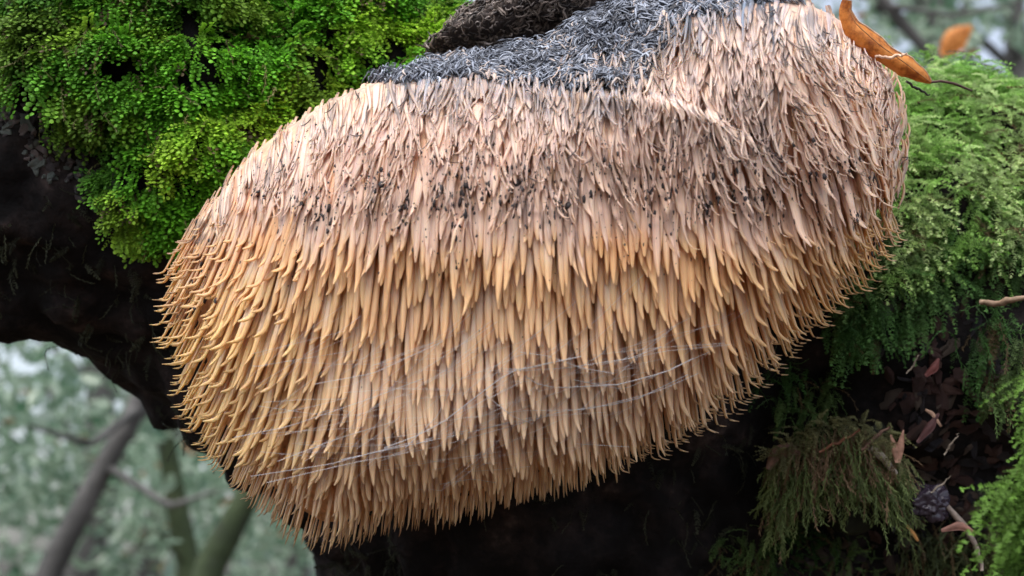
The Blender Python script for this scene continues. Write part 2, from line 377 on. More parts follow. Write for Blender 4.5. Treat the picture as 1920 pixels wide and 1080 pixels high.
def colour_of(px, py, rnd, t):
    """pigment and painted light of a tooth with its root at px,py and at t along it"""
    N = len(px); t = t[None, :]
    up = np.array([0.93, 0.58, 0.44]); mid = np.array([0.95, 0.55, 0.30]); low = np.array([0.82, 0.51, 0.31]); yel = np.array([0.94, 0.57, 0.23])
    org = np.array([0.90, 0.40, 0.15]); pal = np.array([0.84, 0.61, 0.49])
    tip_y = py[:, None] + t * 100
    a = sstep(400, 470, tip_y)[..., None]; b = sstep(600, 820, tip_y)[..., None]
    c = up * (1 - a) + (mid * (1 - b) + low * b) * a  # lower teeth duller: mostly the dimmer light below put into their colour
    lw = (sstep(760, 480, px) * sstep(420, 500, py) * (1 - sstep(720, 880, py)))[:, None, None]
    c = c * (1 - 0.75 * lw) + yel * 0.75 * lw
    rw = (sstep(1350, 1600, px) * sstep(250, 420, py))[:, None, None]
    c = c * (1 - 0.6 * rw) + np.array([0.80, 0.45, 0.22]) * 0.6 * rw
    # tips are more orange, mid parts of the lower teeth greyish pale
    tipw = (sstep(0.6, 1.0, t) * 0.45)[..., None] * (0.4 + 0.6 * a) * (1 - 0.5 * b)
    c = c * (1 - tipw) + org * tipw
    palew = (sstep(0.15, 0.4, t) * (1 - sstep(0.5, 0.75, t)))[..., None] * (rnd[:, 1] > 0.45)[:, None, None] * 0.6 * a
    c = c * (1 - palew) + pal * palew
    band = np.exp(-((tip_y - 450 - 20 * np.sin(px[:, None] / 50)) / 35) ** 2) * sstep(0.45, 0.7, vn2(px, py, 1 / 60., 44))[:, None]
    c = c * (1 - 0.7 * band[..., None]) + org * 0.7 * band[..., None]
    cw = (np.exp(-((px[:, None] - 1010) / 380) ** 2) * np.exp(-((tip_y - 700) / 110) ** 2))[..., None] * 0.35; c = c * (1 - cw) + np.array([0.86, 0.66, 0.54]) * cw
    c = c * (0.86 + 0.22 * rnd[:, 0])[:, None, None]
    rt = (1 - sstep(0.1, 0.45, t))[..., None] * 0.55; c = c * (1 - rt) + np.array([0.88, 0.42, 0.17]) * rt  # orange of the shaded gaps between teeth painted onto the roots
    # grey weathering near the crown and along the top edge of the lobe, with dirty streaks
    edge = np.exp(-np.maximum(py[:, None] + t * 60 - (ridge_y(px)[:, None] + 5), 0) / 55.0) * (px[:, None] < 1460) + sstep(110, 10, py)[:, None] * (px[:, None] > 1230) + 0.7 * sstep(0.93, 0.99, samp(GR, px, py))[:, None] * (py[:, None] < 420)
    st = vn3(np.stack([px[:, None] + 0 * t, py[:, None] * 0.4 + t * 40, 0 * t + 0 * px[:, None]], -1), 1 / 7.0, 50)
    e = np.clip(edge, 0, 1) ** 1.3 * sstep(0.56, 0.78, st) * 0.6
    c = c * (1 - e[..., None]) + np.array([0.11, 0.105, 0.12]) * e[..., None]
    whit = (np.clip(edge, 0, 1) * 0.22)[..., None] * (1 - e[..., None]); c = c * (1 - whit) + np.array([0.83, 0.74, 0.68]) * whit
    # brown soiled band of the matted skirt
    bb = np.exp(-((tip_y - 375) / 55) ** 2) * sstep(0.42, 0.7, vn3(np.stack([px[:, None] + 0 * t, tip_y, 0 * t + 0 * px[:, None]], -1), 1 / 22.0, 51)) * 0.5
    bb = bb + 0.55 * (sstep(470, 380, px) * sstep(380, 440, py) * (1 - sstep(540, 600, py)))[:, None] * sstep(0.3, 0.6, vn3(np.stack([px[:, None] + 0 * t, tip_y * 0.5, 0 * t + 0 * px[:, None]], -1), 1 / 15.0, 52))
    bb = np.clip(bb * 0.45, 0, 0.7)[..., None]; c = c * (1 - bb) + np.array([0.28, 0.17, 0.15]) * bb
    gy = sstep(0.30, 0.62, greyness(px, py))[:, None] * (1 - 0.75 * t) + 0.35 * (sstep(55, 15, py) * sstep(1240, 1300, px) * (vn2(px, py, 1 / 40., 54) > 0.45))[:, None]
    gy = np.clip(gy * (0.75 + 0.5 * st), 0, 1)[..., None]; gcol = np.array([0.11, 0.122, 0.15]) * (0.5 + 2.0 * rnd[:, 3:4] ** 2)[:, None, :]
    c = c * (1 - gy) + gcol * gy
    for sx0, sy0, sw0, sh0 in SPOTS:
        g_ = np.exp(-((px[:, None] - sx0) / (sw0 * 1.1)) ** 2 - ((tip_y - sy0) / (sh0 * 1.2)) ** 2) * 0.75 * sstep(0.35, 0.6, vn3(np.stack([px[:, None] + 0 * t, tip_y * 0.6, 0 * t + 0 * px[:, None]], -1), 1 / 6.0, 53))
        c = c * (1 - g_[..., None]) + np.array([0.07, 0.05, 0.055]) * g_[..., None]
    # dark brown tips along the very bottom edge
    k = (sstep(0.93, 0.99, samp(GR, px, py)) * sstep(860, 930, py) + sstep(0.95, 0.99, samp(GR, px, py)) * sstep(560, 620, px * -1 + 1000) * sstep(650, 700, py))[:, None] * sstep(0.7, 1, t)
    k = np.clip(k, 0, 0.8)[..., None]; c = c * (1 - k) + np.array([0.16, 0.07, 0.03]) * k
    return np.clip(c, 0.01, 0.95)

TEETH = []   # (P, Rw, Rh, ref, col, rnd, score)
def add_teeth(P, Rw, Rh, col, rnd, px, py):
    qx, qy, _ = proj(P[:, P.shape[1] // 2]); n = nrm(samp(GN, qx, qy))
    TEETH.append((P, Rw, Rh, n, col, rnd, px, py))
# lower, clean teeth
lpx, lpy = darts(52000, lambda x, y: (y > line_y(x) - 95), lambda x, y: (10.2 - 0.6 * sstep(750, 950, y)) * MPP, lambda x, y: (36 - 13 * sstep(700, 930, y)) * MPP, 3)
N = len(lpx); rnd = RNG.random((N, 4))
fc = np.clip(-(nrm(samp(GN, lpx, lpy)) @ FWD), 0, 1)
Lp = (140 - 66 * sstep(640, 900, lpy) - 25 * sstep(1350, 1600, lpx)) * (0.72 + 0.56 * rnd[:, 2]) * MPP
Lp *= 0.72 + 0.28 * sstep(0.2, 0.7, fc)
edgew = sstep(0.80, 0.98, samp(GR, lpx, lpy)) * (lpy < 800)
hook = 0.02 + 1.0 * rnd[:, 3] ** 1.7 * (0.22 + sstep(760, 450, lpx) + 0.6 * sstep(1250, 1550, lpx)) + 1.5 * edgew
spread = 0.06 + 0.40 * sstep(800, 420, lpx) + 0.25 * sstep(1150, 1550, lpx)
P = tooth_paths(lpx, lpy, Lp, 0.0032, spread, hook, seed=5, lean=0.02, h0=0.80, K=18)
t = np.linspace(0, 1, 18)
prof = np.interp(t, [0, 0.2, 0.5, 0.66, 0.82, 0.91, 0.96, 1], [0.8, 0.93, 1.0, 1.0, 0.80, 0.50, 0.42, 0.18])
wd = (7.3 - 1.6 * sstep(700, 900, lpy) - 2.8 * sstep(0.75, 1.0, samp(GR, lpx, lpy)) - 1.0 * sstep(1300, 1600, lpx)) * (0.85 + 0.3 * rnd[:, 0]) * MPP
Rw = prof[None] * wd[:, None] * (1 + 0.10 * (vn3(P, 260, 61) - 0.5) * 2); Rw *= (0.9 + 0.2 * RNG.random((N, 1)))
add_teeth(P, Rw, Rw * 0.58, colour_of(lpx, lpy, rnd, t), rnd, lpx, lpy)
t = np.linspace(0, 1, 14)
# upper, matted teeth
upx, upy = darts(26000, lambda x, y: (y < line_y(x) - 40) & (greyness(x, y) < 0.7), lambda x, y: 14.0 * MPP + 0 * x, lambda x, y: 34 * MPP + 0 * x, 4)
N = len(upx); rnd = RNG.random((N, 4))
cc = RNG.uniform([320, -60], [1720, 440], (560, 2)); dd = ((upx[:, None] - cc[None, :, 0]) / 30) ** 2 + ((upy[:, None] - cc[None, :, 1]) / 50) ** 2
near = np.argmin(dd, 1); q_ = W(cc[near, 0], cc[near, 1], 0.52)[:, 0]
Lp = (142 + 50 * (rnd[:, 2] - 0.5)) * MPP * (1 - 0.45 * greyness(upx, upy)) * (1 - 0.38 * sstep(1540, 1660, upx)) * (0.7 + 0.3 * sstep(140, 260, upy)) * (0.75 + 0.5 * RNG.random(560)[near])
dry = Rof(upx, upy); er = sstep(0.86, 1.0, samp(GR, upx, upy))
hook = 0.10 + 0.4 * rnd[:, 3] + 1.6 * er * (upy > 330) + 0.8 * er * (upx > 1500) + 2.0 * sstep(1540, 1660, upx)
spread = 0.30 + 0.30 * sstep(900, 400, upx) + 0.15 * sstep(1200, 1600, upx)
P = tooth_paths(upx, upy, Lp, 0.0044, spread, hook, clump=q_, wig=0.05, seed=6, lean=0.03, pull=0.13, lay=-0.45)
prof = np.interp(t, [0, 0.3, 0.55, 0.75, 0.9, 1], [0.75, 0.95, 0.92, 0.62, 0.30, 0.07])
wd = (10.6 - 4.4 * er) * (0.7 + 0.65 * rnd[:, 0]) * MPP
Rw = prof[None] * wd[:, None] * (1 + 0.25 * (vn3(P, 300, 62) - 0.5) * 2)
add_teeth(P, Rw, Rw * 0.36, colour_of(upx, upy, rnd, t), rnd, upx, upy)
# fine pale strands lying over the skirt
spx, spy = RNG.uniform(330, 1700, 2600), RNG.uniform(-20, 430, 2600)
ok = (samp(GR, spx, spy) < 0.99) & (spy > -30) & (spy < line_y(spx) - 60) & (RNG.random(2600) < 0.08 + 0.88 * np.exp(-np.maximum(spy - 200, 0) / 90)); spx, spy = spx[ok], spy[ok]; N = len(spx); rnd = RNG.random((N, 4))
cl = W(spx + RNG.normal(0, 26, N), spy, 0.52)[:, 0]
P = tooth_paths(spx, spy, (70 + 70 * rnd[:, 2]) * MPP, 0.0058, 0.3 + 0.2 * (rnd[:, 1] - 0.5), 0.3 + rnd[:, 3], clump=cl, wig=0.28, seed=8, lean=0.03)
Rw = np.interp(t, [0, 0.2, 0.6, 1], [0.5, 1, 0.8, 0.12])[None] * ((2.0 + 2.6 * rnd[:, 0]) * MPP)[:, None]
sc_ = colour_of(spx, spy, rnd, t) * 0.96
add_teeth(P, Rw, Rw * 0.7, sc_, rnd, spx, spy)

def tooth_mesh_data(P, Rw, Rh, n, col, rnd, S=8):
    V, F, ang = tubes(P, Rw, Rh, n, S); N, K, _ = P.shape
    C = np.repeat(col.reshape(N * K, 3), S, 0)
    tt = np.broadcast_to(np.linspace(0, 1, K)[None, :, None], (N, K, S)).reshape(-1)
    rr_ = np.broadcast_to(rnd[:, :1, None] * 60, (N, K, S)).reshape(-1)
    G = np.stack([np.cos(ang) * 2.2 + rr_, np.sin(ang) * 2.2, tt * 2.0 + rr_ * 0.37], 1)
    return V, F, C, G
allV, allF, off = [], [], 0; rest = []; BVHV, BVHF = [], []
for gi, (P, Rw, Rh, n, col, rnd, px, py) in enumerate(TEETH):
    N = len(P); single = np.zeros(N, bool)
    if gi < 2:
        fc = np.clip(-(nrm(samp(GN, px, py)) @ FWD), 0, 1); mx, my, md_ = proj(P[:, -3])
        # in front of its neighbours: distance of the lower part from the body
        score = Rw.max(1) * np.linalg.norm(P[:, -1] - P[:, 3], axis=1) * fc / np.maximum(md_, 0.3) ** 2
        if gi == 1: score = score * 0.8 * ((px > 500) & (px < 1500) & (py > 150))
        pick = np.argsort(-score)[:(235 if gi == 0 else 62)]; single[pick] = True
        for i in pick:
            V, F, C, G = tooth_mesh_data(P[i:i + 1], Rw[i:i + 1], Rh[i:i + 1], n[i:i + 1], col[i:i + 1], rnd[i:i + 1])
            me = mesh('tooth', V - P[i, 0], [F], M_TOOTH if gi == 0 else M_MATTED, attrs={'Col': ('FLOAT_COLOR', C), 'grain': ('FLOAT_VECTOR', G)})
            obj('tooth', me, FUN, loc=P[i, 0] - FUN0)
    k = ~single; V, F, C, G = tooth_mesh_data(P[k], Rw[k], Rh[k], n[k], col[k], rnd[k], 8 if gi < 2 else 5)
    obj(['hanging_teeth', 'matted_teeth', 'dried_strands'][gi], mesh('teeth', V - FUN0, [F], M_TOOTH if gi == 0 else M_MATTED, attrs={'Col': ('FLOAT_COLOR', C), 'grain': ('FLOAT_VECTOR', G)}), FUN, kind='stuff')
    V, F, _ = tubes(P[:, ::2], Rw[:, ::2], Rh[:, ::2], n, 4); BVHV.append(V); BVHF.append(F + off); off += len(V)
    print('teeth', gi, N)
TB = BVHTree.FromPolygons(np.concatenate(BVHV).tolist(), np.concatenate(BVHF).tolist())
def ray_teeth(px, py):
    d = W(px, py, 1.0) - CAM; h = TB.ray_cast(Vector(CAM), Vector(d).normalized())
    return (np.array(h[0]), np.array(h[1])) if h[0] is not None else (None, None)

# ---- curly fibres: walk near a surface point
def curls(P0, n, L, r, curl, seed, K=9, bias=None, S=4, flat=0.6):
    rg = np.random.default_rng(seed); N = len(P0)
    u = nrm(np.cross(n, rg.normal(size=(N, 3)))); v = np.cross(n, u); p = P0.copy(); P = [p]; a = rg.random(N) * 6.28; w_ = rg.normal(0, curl, N)
    lift = rg.uniform(-0.1, 0.5, N)
    for k in range(1, K):
        t = k / (K - 1); a = a + w_ + rg.normal(0, 0.25, N)
        d = np.cos(a)[:, None] * u + np.sin(a)[:, None] * v + n * (lift * math.cos(t * 3.1))[:, None]
        if bias is not None: d = d + bias
        p = p + nrm(d) * (L / (K - 1))[:, None]; P.append(p)
    P = np.stack(P, 1); prof = np.interp(np.linspace(0, 1, K), [0, 0.3, 0.7, 1], [0.5, 1, 0.8, 0.2])
    R = prof[None] * r[:, None]
    return P, R, R * flat, n
def fibre_mesh(name, parts, colN, S=4, M=M_FIBRE, org=FUN0):
    P, Rw, Rh, n = parts; V, F, _ = tubes(P, Rw, Rh, n, S); C = np.repeat(colN, P.shape[1] * S, 0)
    return mesh(name, V - org, [F], M, attrs={'Col': ('FLOAT_COLOR', C)})
n_ = 60000
gx_, gy_ = RNG.uniform(680, 1515, n_), RNG.uniform(-55, 185, n_); ok = grey(gx_, gy_) & (samp(GR, gx_, gy_) < 1.0)
gx_, gy_ = gx_[ok][:14000], gy_[ok][:14000]; N = len(gx_)
nn = nrm(samp(GN, gx_, gy_)); P0 = W(gx_, gy_, samp(GD, gx_, gy_)) + nn * (RNG.random(N) * 0.003 - 0.002 + 0.006 * vn2(gx_, gy_, 1 / 32., 140) * (0.4 + vn2(gx_, gy_, 1 / 10., 141)))[:, None]
q = RNG.random(N); pal_ = np.array([[0.04, 0.044, 0.06], [0.15, 0.17, 0.215], [0.27, 0.30, 0.37], [0.42, 0.46, 0.54], [0.5, 0.42, 0.38]])
ci = np.searchsorted([0.26, 0.58, 0.86, 0.96], np.clip(q + (vn2(gx_, gy_, 1 / 28., 142) - 0.5) * 0.7 + 0.10 * (vn2(gx_, gy_, 1 / 9., 143) - 0.5), 0, 1)); 
obj('grey_crown', fibre_mesh('grey_crown', curls(P0, nn, RNG.uniform(12, 34, N) * MPP, RNG.uniform(1.2, 3.3, N) * MPP, 0.16, 11, bias=np.stack([1.6 * (vn2(gx_, gy_, 1 / 45., 145) - 0.5), -0.3 + 0 * gx_, -0.6 + 1.2 * (vn2(gx_, gy_, 1 / 50., 146) - 0.5)], 1), flat=0.45), pal_[ci] * RNG.uniform(0.7, 1.2, (N, 1))), FUN, kind='stuff')
# dark dry hairs trailing over the upper teeth
hx, hy = RNG.uniform(380, 1690, 1500), RNG.uniform(-10, 340, 1500)
ok = (samp(GR, hx, hy) < 0.98) & ~inpoly(hx, hy, GREY) & (RNG.random(1500) < np.exp(-np.maximum(hy - ridge_y(hx) - 20, 0) / 60.0) + 0.25 * (hx > 1250)); hx, hy = hx[ok][:240], hy[ok][:240]; N = len(hx); rnd = RNG.random((N, 4))
P = tooth_paths(hx, hy, (22 + 60 * rnd[:, 2] ** 2) * MPP, 0.0062, 0.2 + 0 * hx, 0.2 + 1.5 * rnd[:, 3], clump=W(hx + RNG.normal(0, 40, N), hy, 0.52)[:, 0], wig=1.1, seed=9, lean=0.03, pull=0.06)
Rw = np.interp(t, [0, 0.3, 0.8, 1], [0.6, 1, 0.7, 0.2])[None] * ((0.9 + 1.6 * rnd[:, 0]) * MPP)[:, None]
cN = np.array([0.035, 0.025, 0.025]) + rnd[:, :1] ** 3 * np.array([0.22, 0.15, 0.12])
obj('dark_hairs', fibre_mesh('dark_hairs', (P, Rw, Rw, nrm(samp(GN, hx, hy))), cN), FUN, kind='stuff')

# ---- dark specks and rotten spots on the teeth
sv, sf, so = [], [], 0
ic = bmesh.new(); bmesh.ops.create_icosphere(ic, subdivisions=1, radius=1); ICV = np.array([v.co[:] for v in ic.verts]); ICF = np.array([[v.index for v in f.verts] for f in ic.faces]); ic.free()
def speck(px, py, r, asp=1.0):
    global so
    h, n = ray_teeth(px, py)
    if h is None: return
    if n @ FWD > 0: n = -n
    u = nrm(np.cross(n, Gdown)); v = np.cross(u, n); s = RNG.uniform(0.7, 1.3, (12, 1))
    V = ICV * s; sv.append(h + (V[:, :1] * u + V[:, 1:2] * v * asp + V[:, 2:] * n * 0.35) * r * MPP); sf.append(ICF + so); so += 12
for x, y, sx_, sy_ in SPOTS:
    for _ in range(34): speck(x + RNG.normal(0, sx_ * 1.0), y + RNG.normal(0, sy_ * 1.25), 1.0 + 3.4 * RNG.random() ** 2, RNG.uniform(1, 2.6))
for x, y, r_0, a_0 in ((597, 408, 7, 1.7), (616, 392, 6, 1.5), (862, 378, 5, 2.2), (716, 345, 7, 1.3), (715, 318, 5, 1.2), (875, 348, 7, 1.3), (1605, 413, 8, 1.1), (1640, 472, 7, 1.2), (565, 383, 5, 1.8), (970, 343, 8, 1.3), (1178, 476, 5, 1.1), (760, 388, 5, 1.7), (1530, 335, 5, 2.4), (1243, 350, 5, 1.5), (1065, 385, 7, 1.5)):
    speck(x, y, r_0, a_0)
for _ in range(5200):
    x, y = RNG.uniform(360, 1690), RNG.normal(335, 70)
    if vn2(x, y, 1 / 60., 70) > 0.36: speck(x, y, 0.7 + 2.2 * RNG.random() ** 3, RNG.uniform(0.8, 2.5))
for _ in range(60): speck(RNG.uniform(450, 1600), RNG.uniform(430, 760), RNG.uniform(0.8, 1.8), 1.5)
obj('dark_specks', mesh('dark_specks', np.concatenate(sv) - FUN0, [np.concatenate(sf)], M_SPECK), FUN, kind='stuff')

# ------------------------------------------------------------------ brown dead lump above the crown
B0 = W(1050, 30, 0.60)
bmn = bmesh.new(); bmesh.ops.create_icosphere(bmn, subdivisions=5, radius=1)
BVv = np.array([v.co[:] for v in bmn.verts]); BFf = np.array([[v.index for v in f.verts] for f in bmn.faces]); bmn.free()
ca, sa = math.cos(math.radians(17)), math.sin(math.radians(17))
L0 = BVv * np.array([250 * MPP * 1.15, 0.030, 60 * MPP * 1.15]); L0 = np.stack([L0[:, 0] * ca - L0[:, 2] * sa, L0[:, 1], L0[:, 0] * sa + L0[:, 2] * ca], 1)
L0 = L0 * (1 + (vn3(BVv, 3, 80) - 0.5)[:, None] * 0.35 + (vn3(BVv, 8, 81) - 0.5)[:, None] * 0.15)
LB = W(1070, 18, 0.612)
lump = thing('withered_lump', 'shrivelled brown fibrous lump on the bark directly above the grey crown', 'old fungus', LB)
obj('core', mesh('core', L0, [BFf], mat('lump_core', base=(0.06, 0.045, 0.04), rough=0.9, bump=1, bumpscale=150, noise=(80, 0.4, 1.6))), lump)
fi = RNG.integers(0, len(BFf), 5200); c0 = L0[BFf[fi]].mean(1); n0 = nrm(np.cross(L0[BFf[fi, 1]] - L0[BFf[fi, 0]], L0[BFf[fi, 2]] - L0[BFf[fi, 0]]))
q = RNG.random(5200); pb = np.array([[0.03, 0.022, 0.02], [0.10, 0.075, 0.06], [0.20, 0.155, 0.13], [0.36, 0.30, 0.27]]); ci = np.searchsorted([0.3, 0.65, 0.9], q)
obj('brown_fibres', fibre_mesh('brown_fibres', curls(c0 + n0 * 0.001, n0, RNG.uniform(10, 36, 5200) * MPP, RNG.uniform(1.0, 3.6, 5200) * MPP, 0.4, 12), pb[ci], org=np.zeros(3)), lump, kind='stuff')

# ------------------------------------------------------------------ cobweb
WEBO = W(900, 780, 0.5)
web = thing('cobweb', 'torn cobweb of thin pale threads stretched across the lower hanging teeth', 'cobweb', WEBO)
MAIN = [[(720, 840), (775, 820), (830, 792), (900, 738), (955, 697), (1090, 668)], [(640, 862), (750, 838), (900, 806), (960, 790), (1060, 770), (1180, 755), (1290, 702)],
        [(985, 705), (1010, 722), (1050, 727), (1160, 721), (1250, 697), (1300, 672)], [(1075, 712), (1110, 719), (1160, 722)], [(470, 893), (620, 870), (760, 832), (870, 808)],
        [(500, 905), (660, 868), (820, 838), (1060, 770)], [(825, 908), (885, 898), (930, 905)], [(1078, 832), (1180, 838)], [(440, 820), (540, 800), (700, 745), (820, 700)],
        [(950, 697), (1060, 690), (1180, 672), (1240, 650)], [(520, 865), (640, 820), (740, 790)], [(980, 770), (1100, 768), (1230, 735), (1310, 700)], [(975, 660), (1030, 668), (1090, 690), (1150, 700)],
        [(910, 740), (960, 780), (1000, 795)], [(590, 720), (700, 700), (830, 640)], [(760, 840), (820, 780), (850, 720)], [(1110, 720), (1170, 730), (1260, 690), (1330, 660)]]
def thread(pts, r):
    q = np.array(pts, float); s = np.concatenate([[0], np.cumsum(np.hypot(*np.diff(q, axis=0).T))]); K = 14; u = np.linspace(0, s[-1], K)
    x = np.interp(u, s, q[:, 0]); y = np.interp(u, s, q[:, 1]); ds_ = []
    for a, b in zip(x, y):
        h, _ = ray_teeth(a, b); ds_.append(0.55 if h is None else (h - CAM) @ FWD)
    d = np.array(ds_); d = np.minimum(d, np.minimum(np.roll(d, 1), np.roll(d, -1)) + 0.001); e = np.interp(np.arange(K), [0, K - 1], [d[0], d[-1]])
    d = np.minimum(e, d) - 0.0008; d = np.convolve(np.concatenate([[d[0]] * 2, d, [d[-1]] * 2]), np.ones(5) / 5, 'valid'); d = np.minimum(d, np.array(ds_) - 0.0004)
    P = W(x, y, d)[None]; R = np.full((1, K), r * MPP)
    V, F, _ = tubes(P, R, R, np.array([[0, -1.0, 0.01]]), 5)
    obj('thread', mesh('thread', V - P[0, 0], [F], M_WEB), web, loc=P[0, 0] - WEBO)
for i, m in enumerate(MAIN): thread(m, 0.75 if i < 4 else 0.5)
for i in range(170):
    x, y = RNG.uniform(430, 1230), RNG.uniform(660, 920); a = -RNG.uniform(-0.1, 0.75); l = RNG.uniform(40, 260)
    x2, y2 = x + l * math.cos(a), y + l * math.sin(a)
    if samp(GR, np.array([x]), np.array([y]))[0] < 0.95 and samp(GR, np.array([x2]), np.array([y2]))[0] < 0.95:
        thread([(x, y), ((x + x2) / 2, (y + y2) / 2 + RNG.uniform(-8, 8)), (x2, y2)], RNG.uniform(0.16, 0.34))

# ------------------------------------------------------------------ moss
def frames(d, ref):
    z = nrm(d); x = nrm(np.cross(ref, z)); y = np.cross(z, x); return np.stack([x, y, z], -1)      # columns
def leafy_shoot(rg, n=9, length=0.012, lw=0.0014):
    nw = rg.uniform(0.6, 1.05)
    """a drooping shoot with two ranks of rounded leaves; local z along the shoot, y = upper side"""
    V, F, C = [], [], []; k = 0
    for i in range(n):
        t = (i + 0.5) / n; side = 1 if i % 2 else -1
        o = np.array([side * lw * 0.5, -0.25 * length * t * t, length * t]); s = lw * (1.15 - 0.4 * abs(t - 0.45)) * rg.uniform(0.85, 1.15)
        ax = np.array([side * 0.55, 0.30 * rg.uniform(0.5, 1.5), 0.55]); ax /= np.linalg.norm(ax)
        if i == n - 1: ax = np.array([0, -0.2, 1.0]); o[0] = 0
        wv = np.cross(ax, [0, 1, 0.25]); wv /= np.linalg.norm(wv); up = np.cross(wv, ax); up = up if up[1] > 0 else -up
        ring = [(0, 0), (0.35, 0.55), (0.9, 0.75), (1.5, 0.62), (1.85, 0), (1.5, -0.62), (0.9, -0.75), (0.35, -0.55)]
        pts = [o + ax * s * 0.9 + up * s * 0.22] + [o + ax * s * a + wv * s * b * nw - up * s * 0.30 * (b * b) - up * s * 0.10 * a * a for a, b in ring]
        V += pts; m = len(ring); tb = 0.75 + 0.5 * t
        F += [[k, k + 1 + j, k + 1 + (j + 1) % m] for j in range(m)]; C += [0.8 * tb] + [(0.6 + 0.34 * a) * tb for a, b in ring]; k += 1 + m
    return np.array(V), np.array(F), np.array(C)
def frond(rg, length=0.018, nb=9, bl=0.0048, droop=0.9):
    """feathery frond: arching stem with side branchlets, each set with tiny pointed leaves"""
    V, F, C = [], [], []; k = 0
    def stem(t): a = droop * t; return np.array([0.0, -length * 0.55 * a * t, length * t * (1 - 0.15 * a)])
    def spike(p, d, L, w_, c0, m=5):
        nonlocal k
        d = d / np.linalg.norm(d); s_ = np.cross(d, [0, 1, 0.1]); s_ /= max(np.linalg.norm(s_), 1e-6); u_ = np.cross(s_, d)
        # core: 3-sided taper
        b = [p + s_ * w_ * 0.28, p - s_ * w_ * 0.28, p + u_ * w_ * 0.3, p + d * L - np.array([0, L * 0.25, 0])]
        V.extend(b); F.extend([[k, k + 2, k + 3], [k + 2, k + 1, k + 3], [k + 1, k, k + 3]]); C.extend([c0 * 0.85] * 3 + [c0 * 1.4]); k += 4
        for j in range(m):
            t = (j + 0.4) / m; q = p + d * L * t - np.array([0, L * 0.25 * t * t, 0]); ll = w_ * (1.5 - 0.6 * t)
            for sg in (-1, 1):
                a = q + (s_ * sg * 0.85 + d * 0.65 + u_ * rg.uniform(-0.1, 0.5)) * ll
                V.extend([q - d * w_ * 0.3, q + d * w_ * 0.45, a]); F.append([k, k + 1, k + 2]); C.extend([c0 * 0.85, c0 * 0.9, c0 * 1.55]); k += 3
    spike(stem(0), stem(1) - stem(0) + np.array([0, 0.002, 0]), length * 0.5, 0.0005, 0.8, 3)
    for i in range(nb):
        t = 0.15 + 0.85 * i / (nb - 1); p = stem(t); q = stem(min(t + 0.05, 1.0)) - stem(t - 0.05); q /= np.linalg.norm(q)
        L = bl * (math.sin(min(1, (1 - t) * 1.5 + 0.12) * 1.57)) * rg.uniform(0.85, 1.15)
        for sg in (-1, 1): spike(p, np.array([sg * 1.0, rg.uniform(-0.7, 0.9), 0]) + q * rg.uniform(0.5, 1.2), L * rg.uniform(0.7, 1.2), 0.0008, (0.62 + 0.5 * t) * rg.uniform(0.85, 1.15), 3)
    spike(stem(0.95), stem(1.0) - stem(0.8), bl * 0.6, 0.0008, 1.15, 4)
    return np.array(V), np.array(F), np.array(C)
def strand(rg, length=0.02, n=9):
    """stringy hanging shoot with small appressed leaves"""
    V, F, C = [], [], []; k = 0; a = rg.uniform(0, 6.28); cx_, cy_ = rg.normal(0, 0.12, 2) * length
    def pt(t): return np.array([cx_ * math.sin(t * 2.6 + a), cy_ * math.sin(t * 3.3), length * t])
    for i in range(n):
        t0, t1 = i / n, (i + 1) / n; p, q = pt(t0), pt(t1); w_ = 0.00035
        V.extend([p + [w_, 0, 0], p + [-w_, w_, 0], p + [0, -w_, 0], q]); F.extend([[k, k + 1, k + 3], [k + 1, k + 2, k + 3], [k + 2, k, k + 3]]); C.extend([0.8] * 4); k += 4
        for sg in (-1, 1):
            an_ = rg.uniform(0, 3.14); o = np.array([math.cos(an_), math.sin(an_), 0]) * sg
            V.extend([p, p + (q - p) * 0.6, p + (q - p) * 1.2 + o * 0.0012]); F.append([k, k + 1, k + 2]); C.extend([0.8, 0.9, 1.25]); k += 3
    return np.array(V), np.array(F), np.array(C)
def scatter(templates, P, D, ref, scale, colour):
    """-> V, F, C for copies of random templates, z axis along D"""
    Fm = frames(D, ref); ti = RNG.integers(0, len(templates), len(P)); Vs, Fs, Cs, off = [], [], [], 0
    for k, (tv, tf, tc_) in enumerate(templates):
        s = np.where(ti == k)[0]
        if not len(s): continue
        v = np.einsum('nij,vj->nvi', Fm[s], tv) * scale[s][:, None, None] + P[s][:, None]
        Vs.append(v.reshape(-1, 3)); Fs.append((tf[None] + (np.arange(len(s)) * len(tv))[:, None, None]).reshape(-1, 3) + off); off += len(s) * len(tv)
        Cs.append((colour[s][:, None] * tc_[None, :, None]).reshape(-1, 3))
    return np.concatenate(Vs), np.concatenate(Fs), np.clip(np.concatenate(Cs), 0, 1)
def moss_obj(name, label, parts, cat='moss', kind='stuff', group=None, smooth=False):
    V = np.concatenate([p[0] for p in parts]); o = 0; F = []
    for p in parts: F.append(p[1] + o); o += len(p[0])
    C = np.concatenate([p[2] for p in parts]); org = V.mean(0)
    ob = obj(name, mesh(name, V - org, [np.concatenate(F)], M_MOSS, smooth=smooth, attrs={'Col': ('FLOAT_COLOR', C)}), loc=org, label=label, category=cat)
    if kind: ob['kind'] = kind
    if group: ob['group'] = group
    return ob
SH = [leafy_shoot(RNG, n=RNG.integers(8, 11)) for _ in range(8)]
FR = [frond(RNG, nb=int(RNG.integers(10, 14)), droop=RNG.uniform(1.0, 2.3), length=0.016, bl=0.0029) for _ in range(8)]
ST = [strand(RNG) for _ in range(8)]
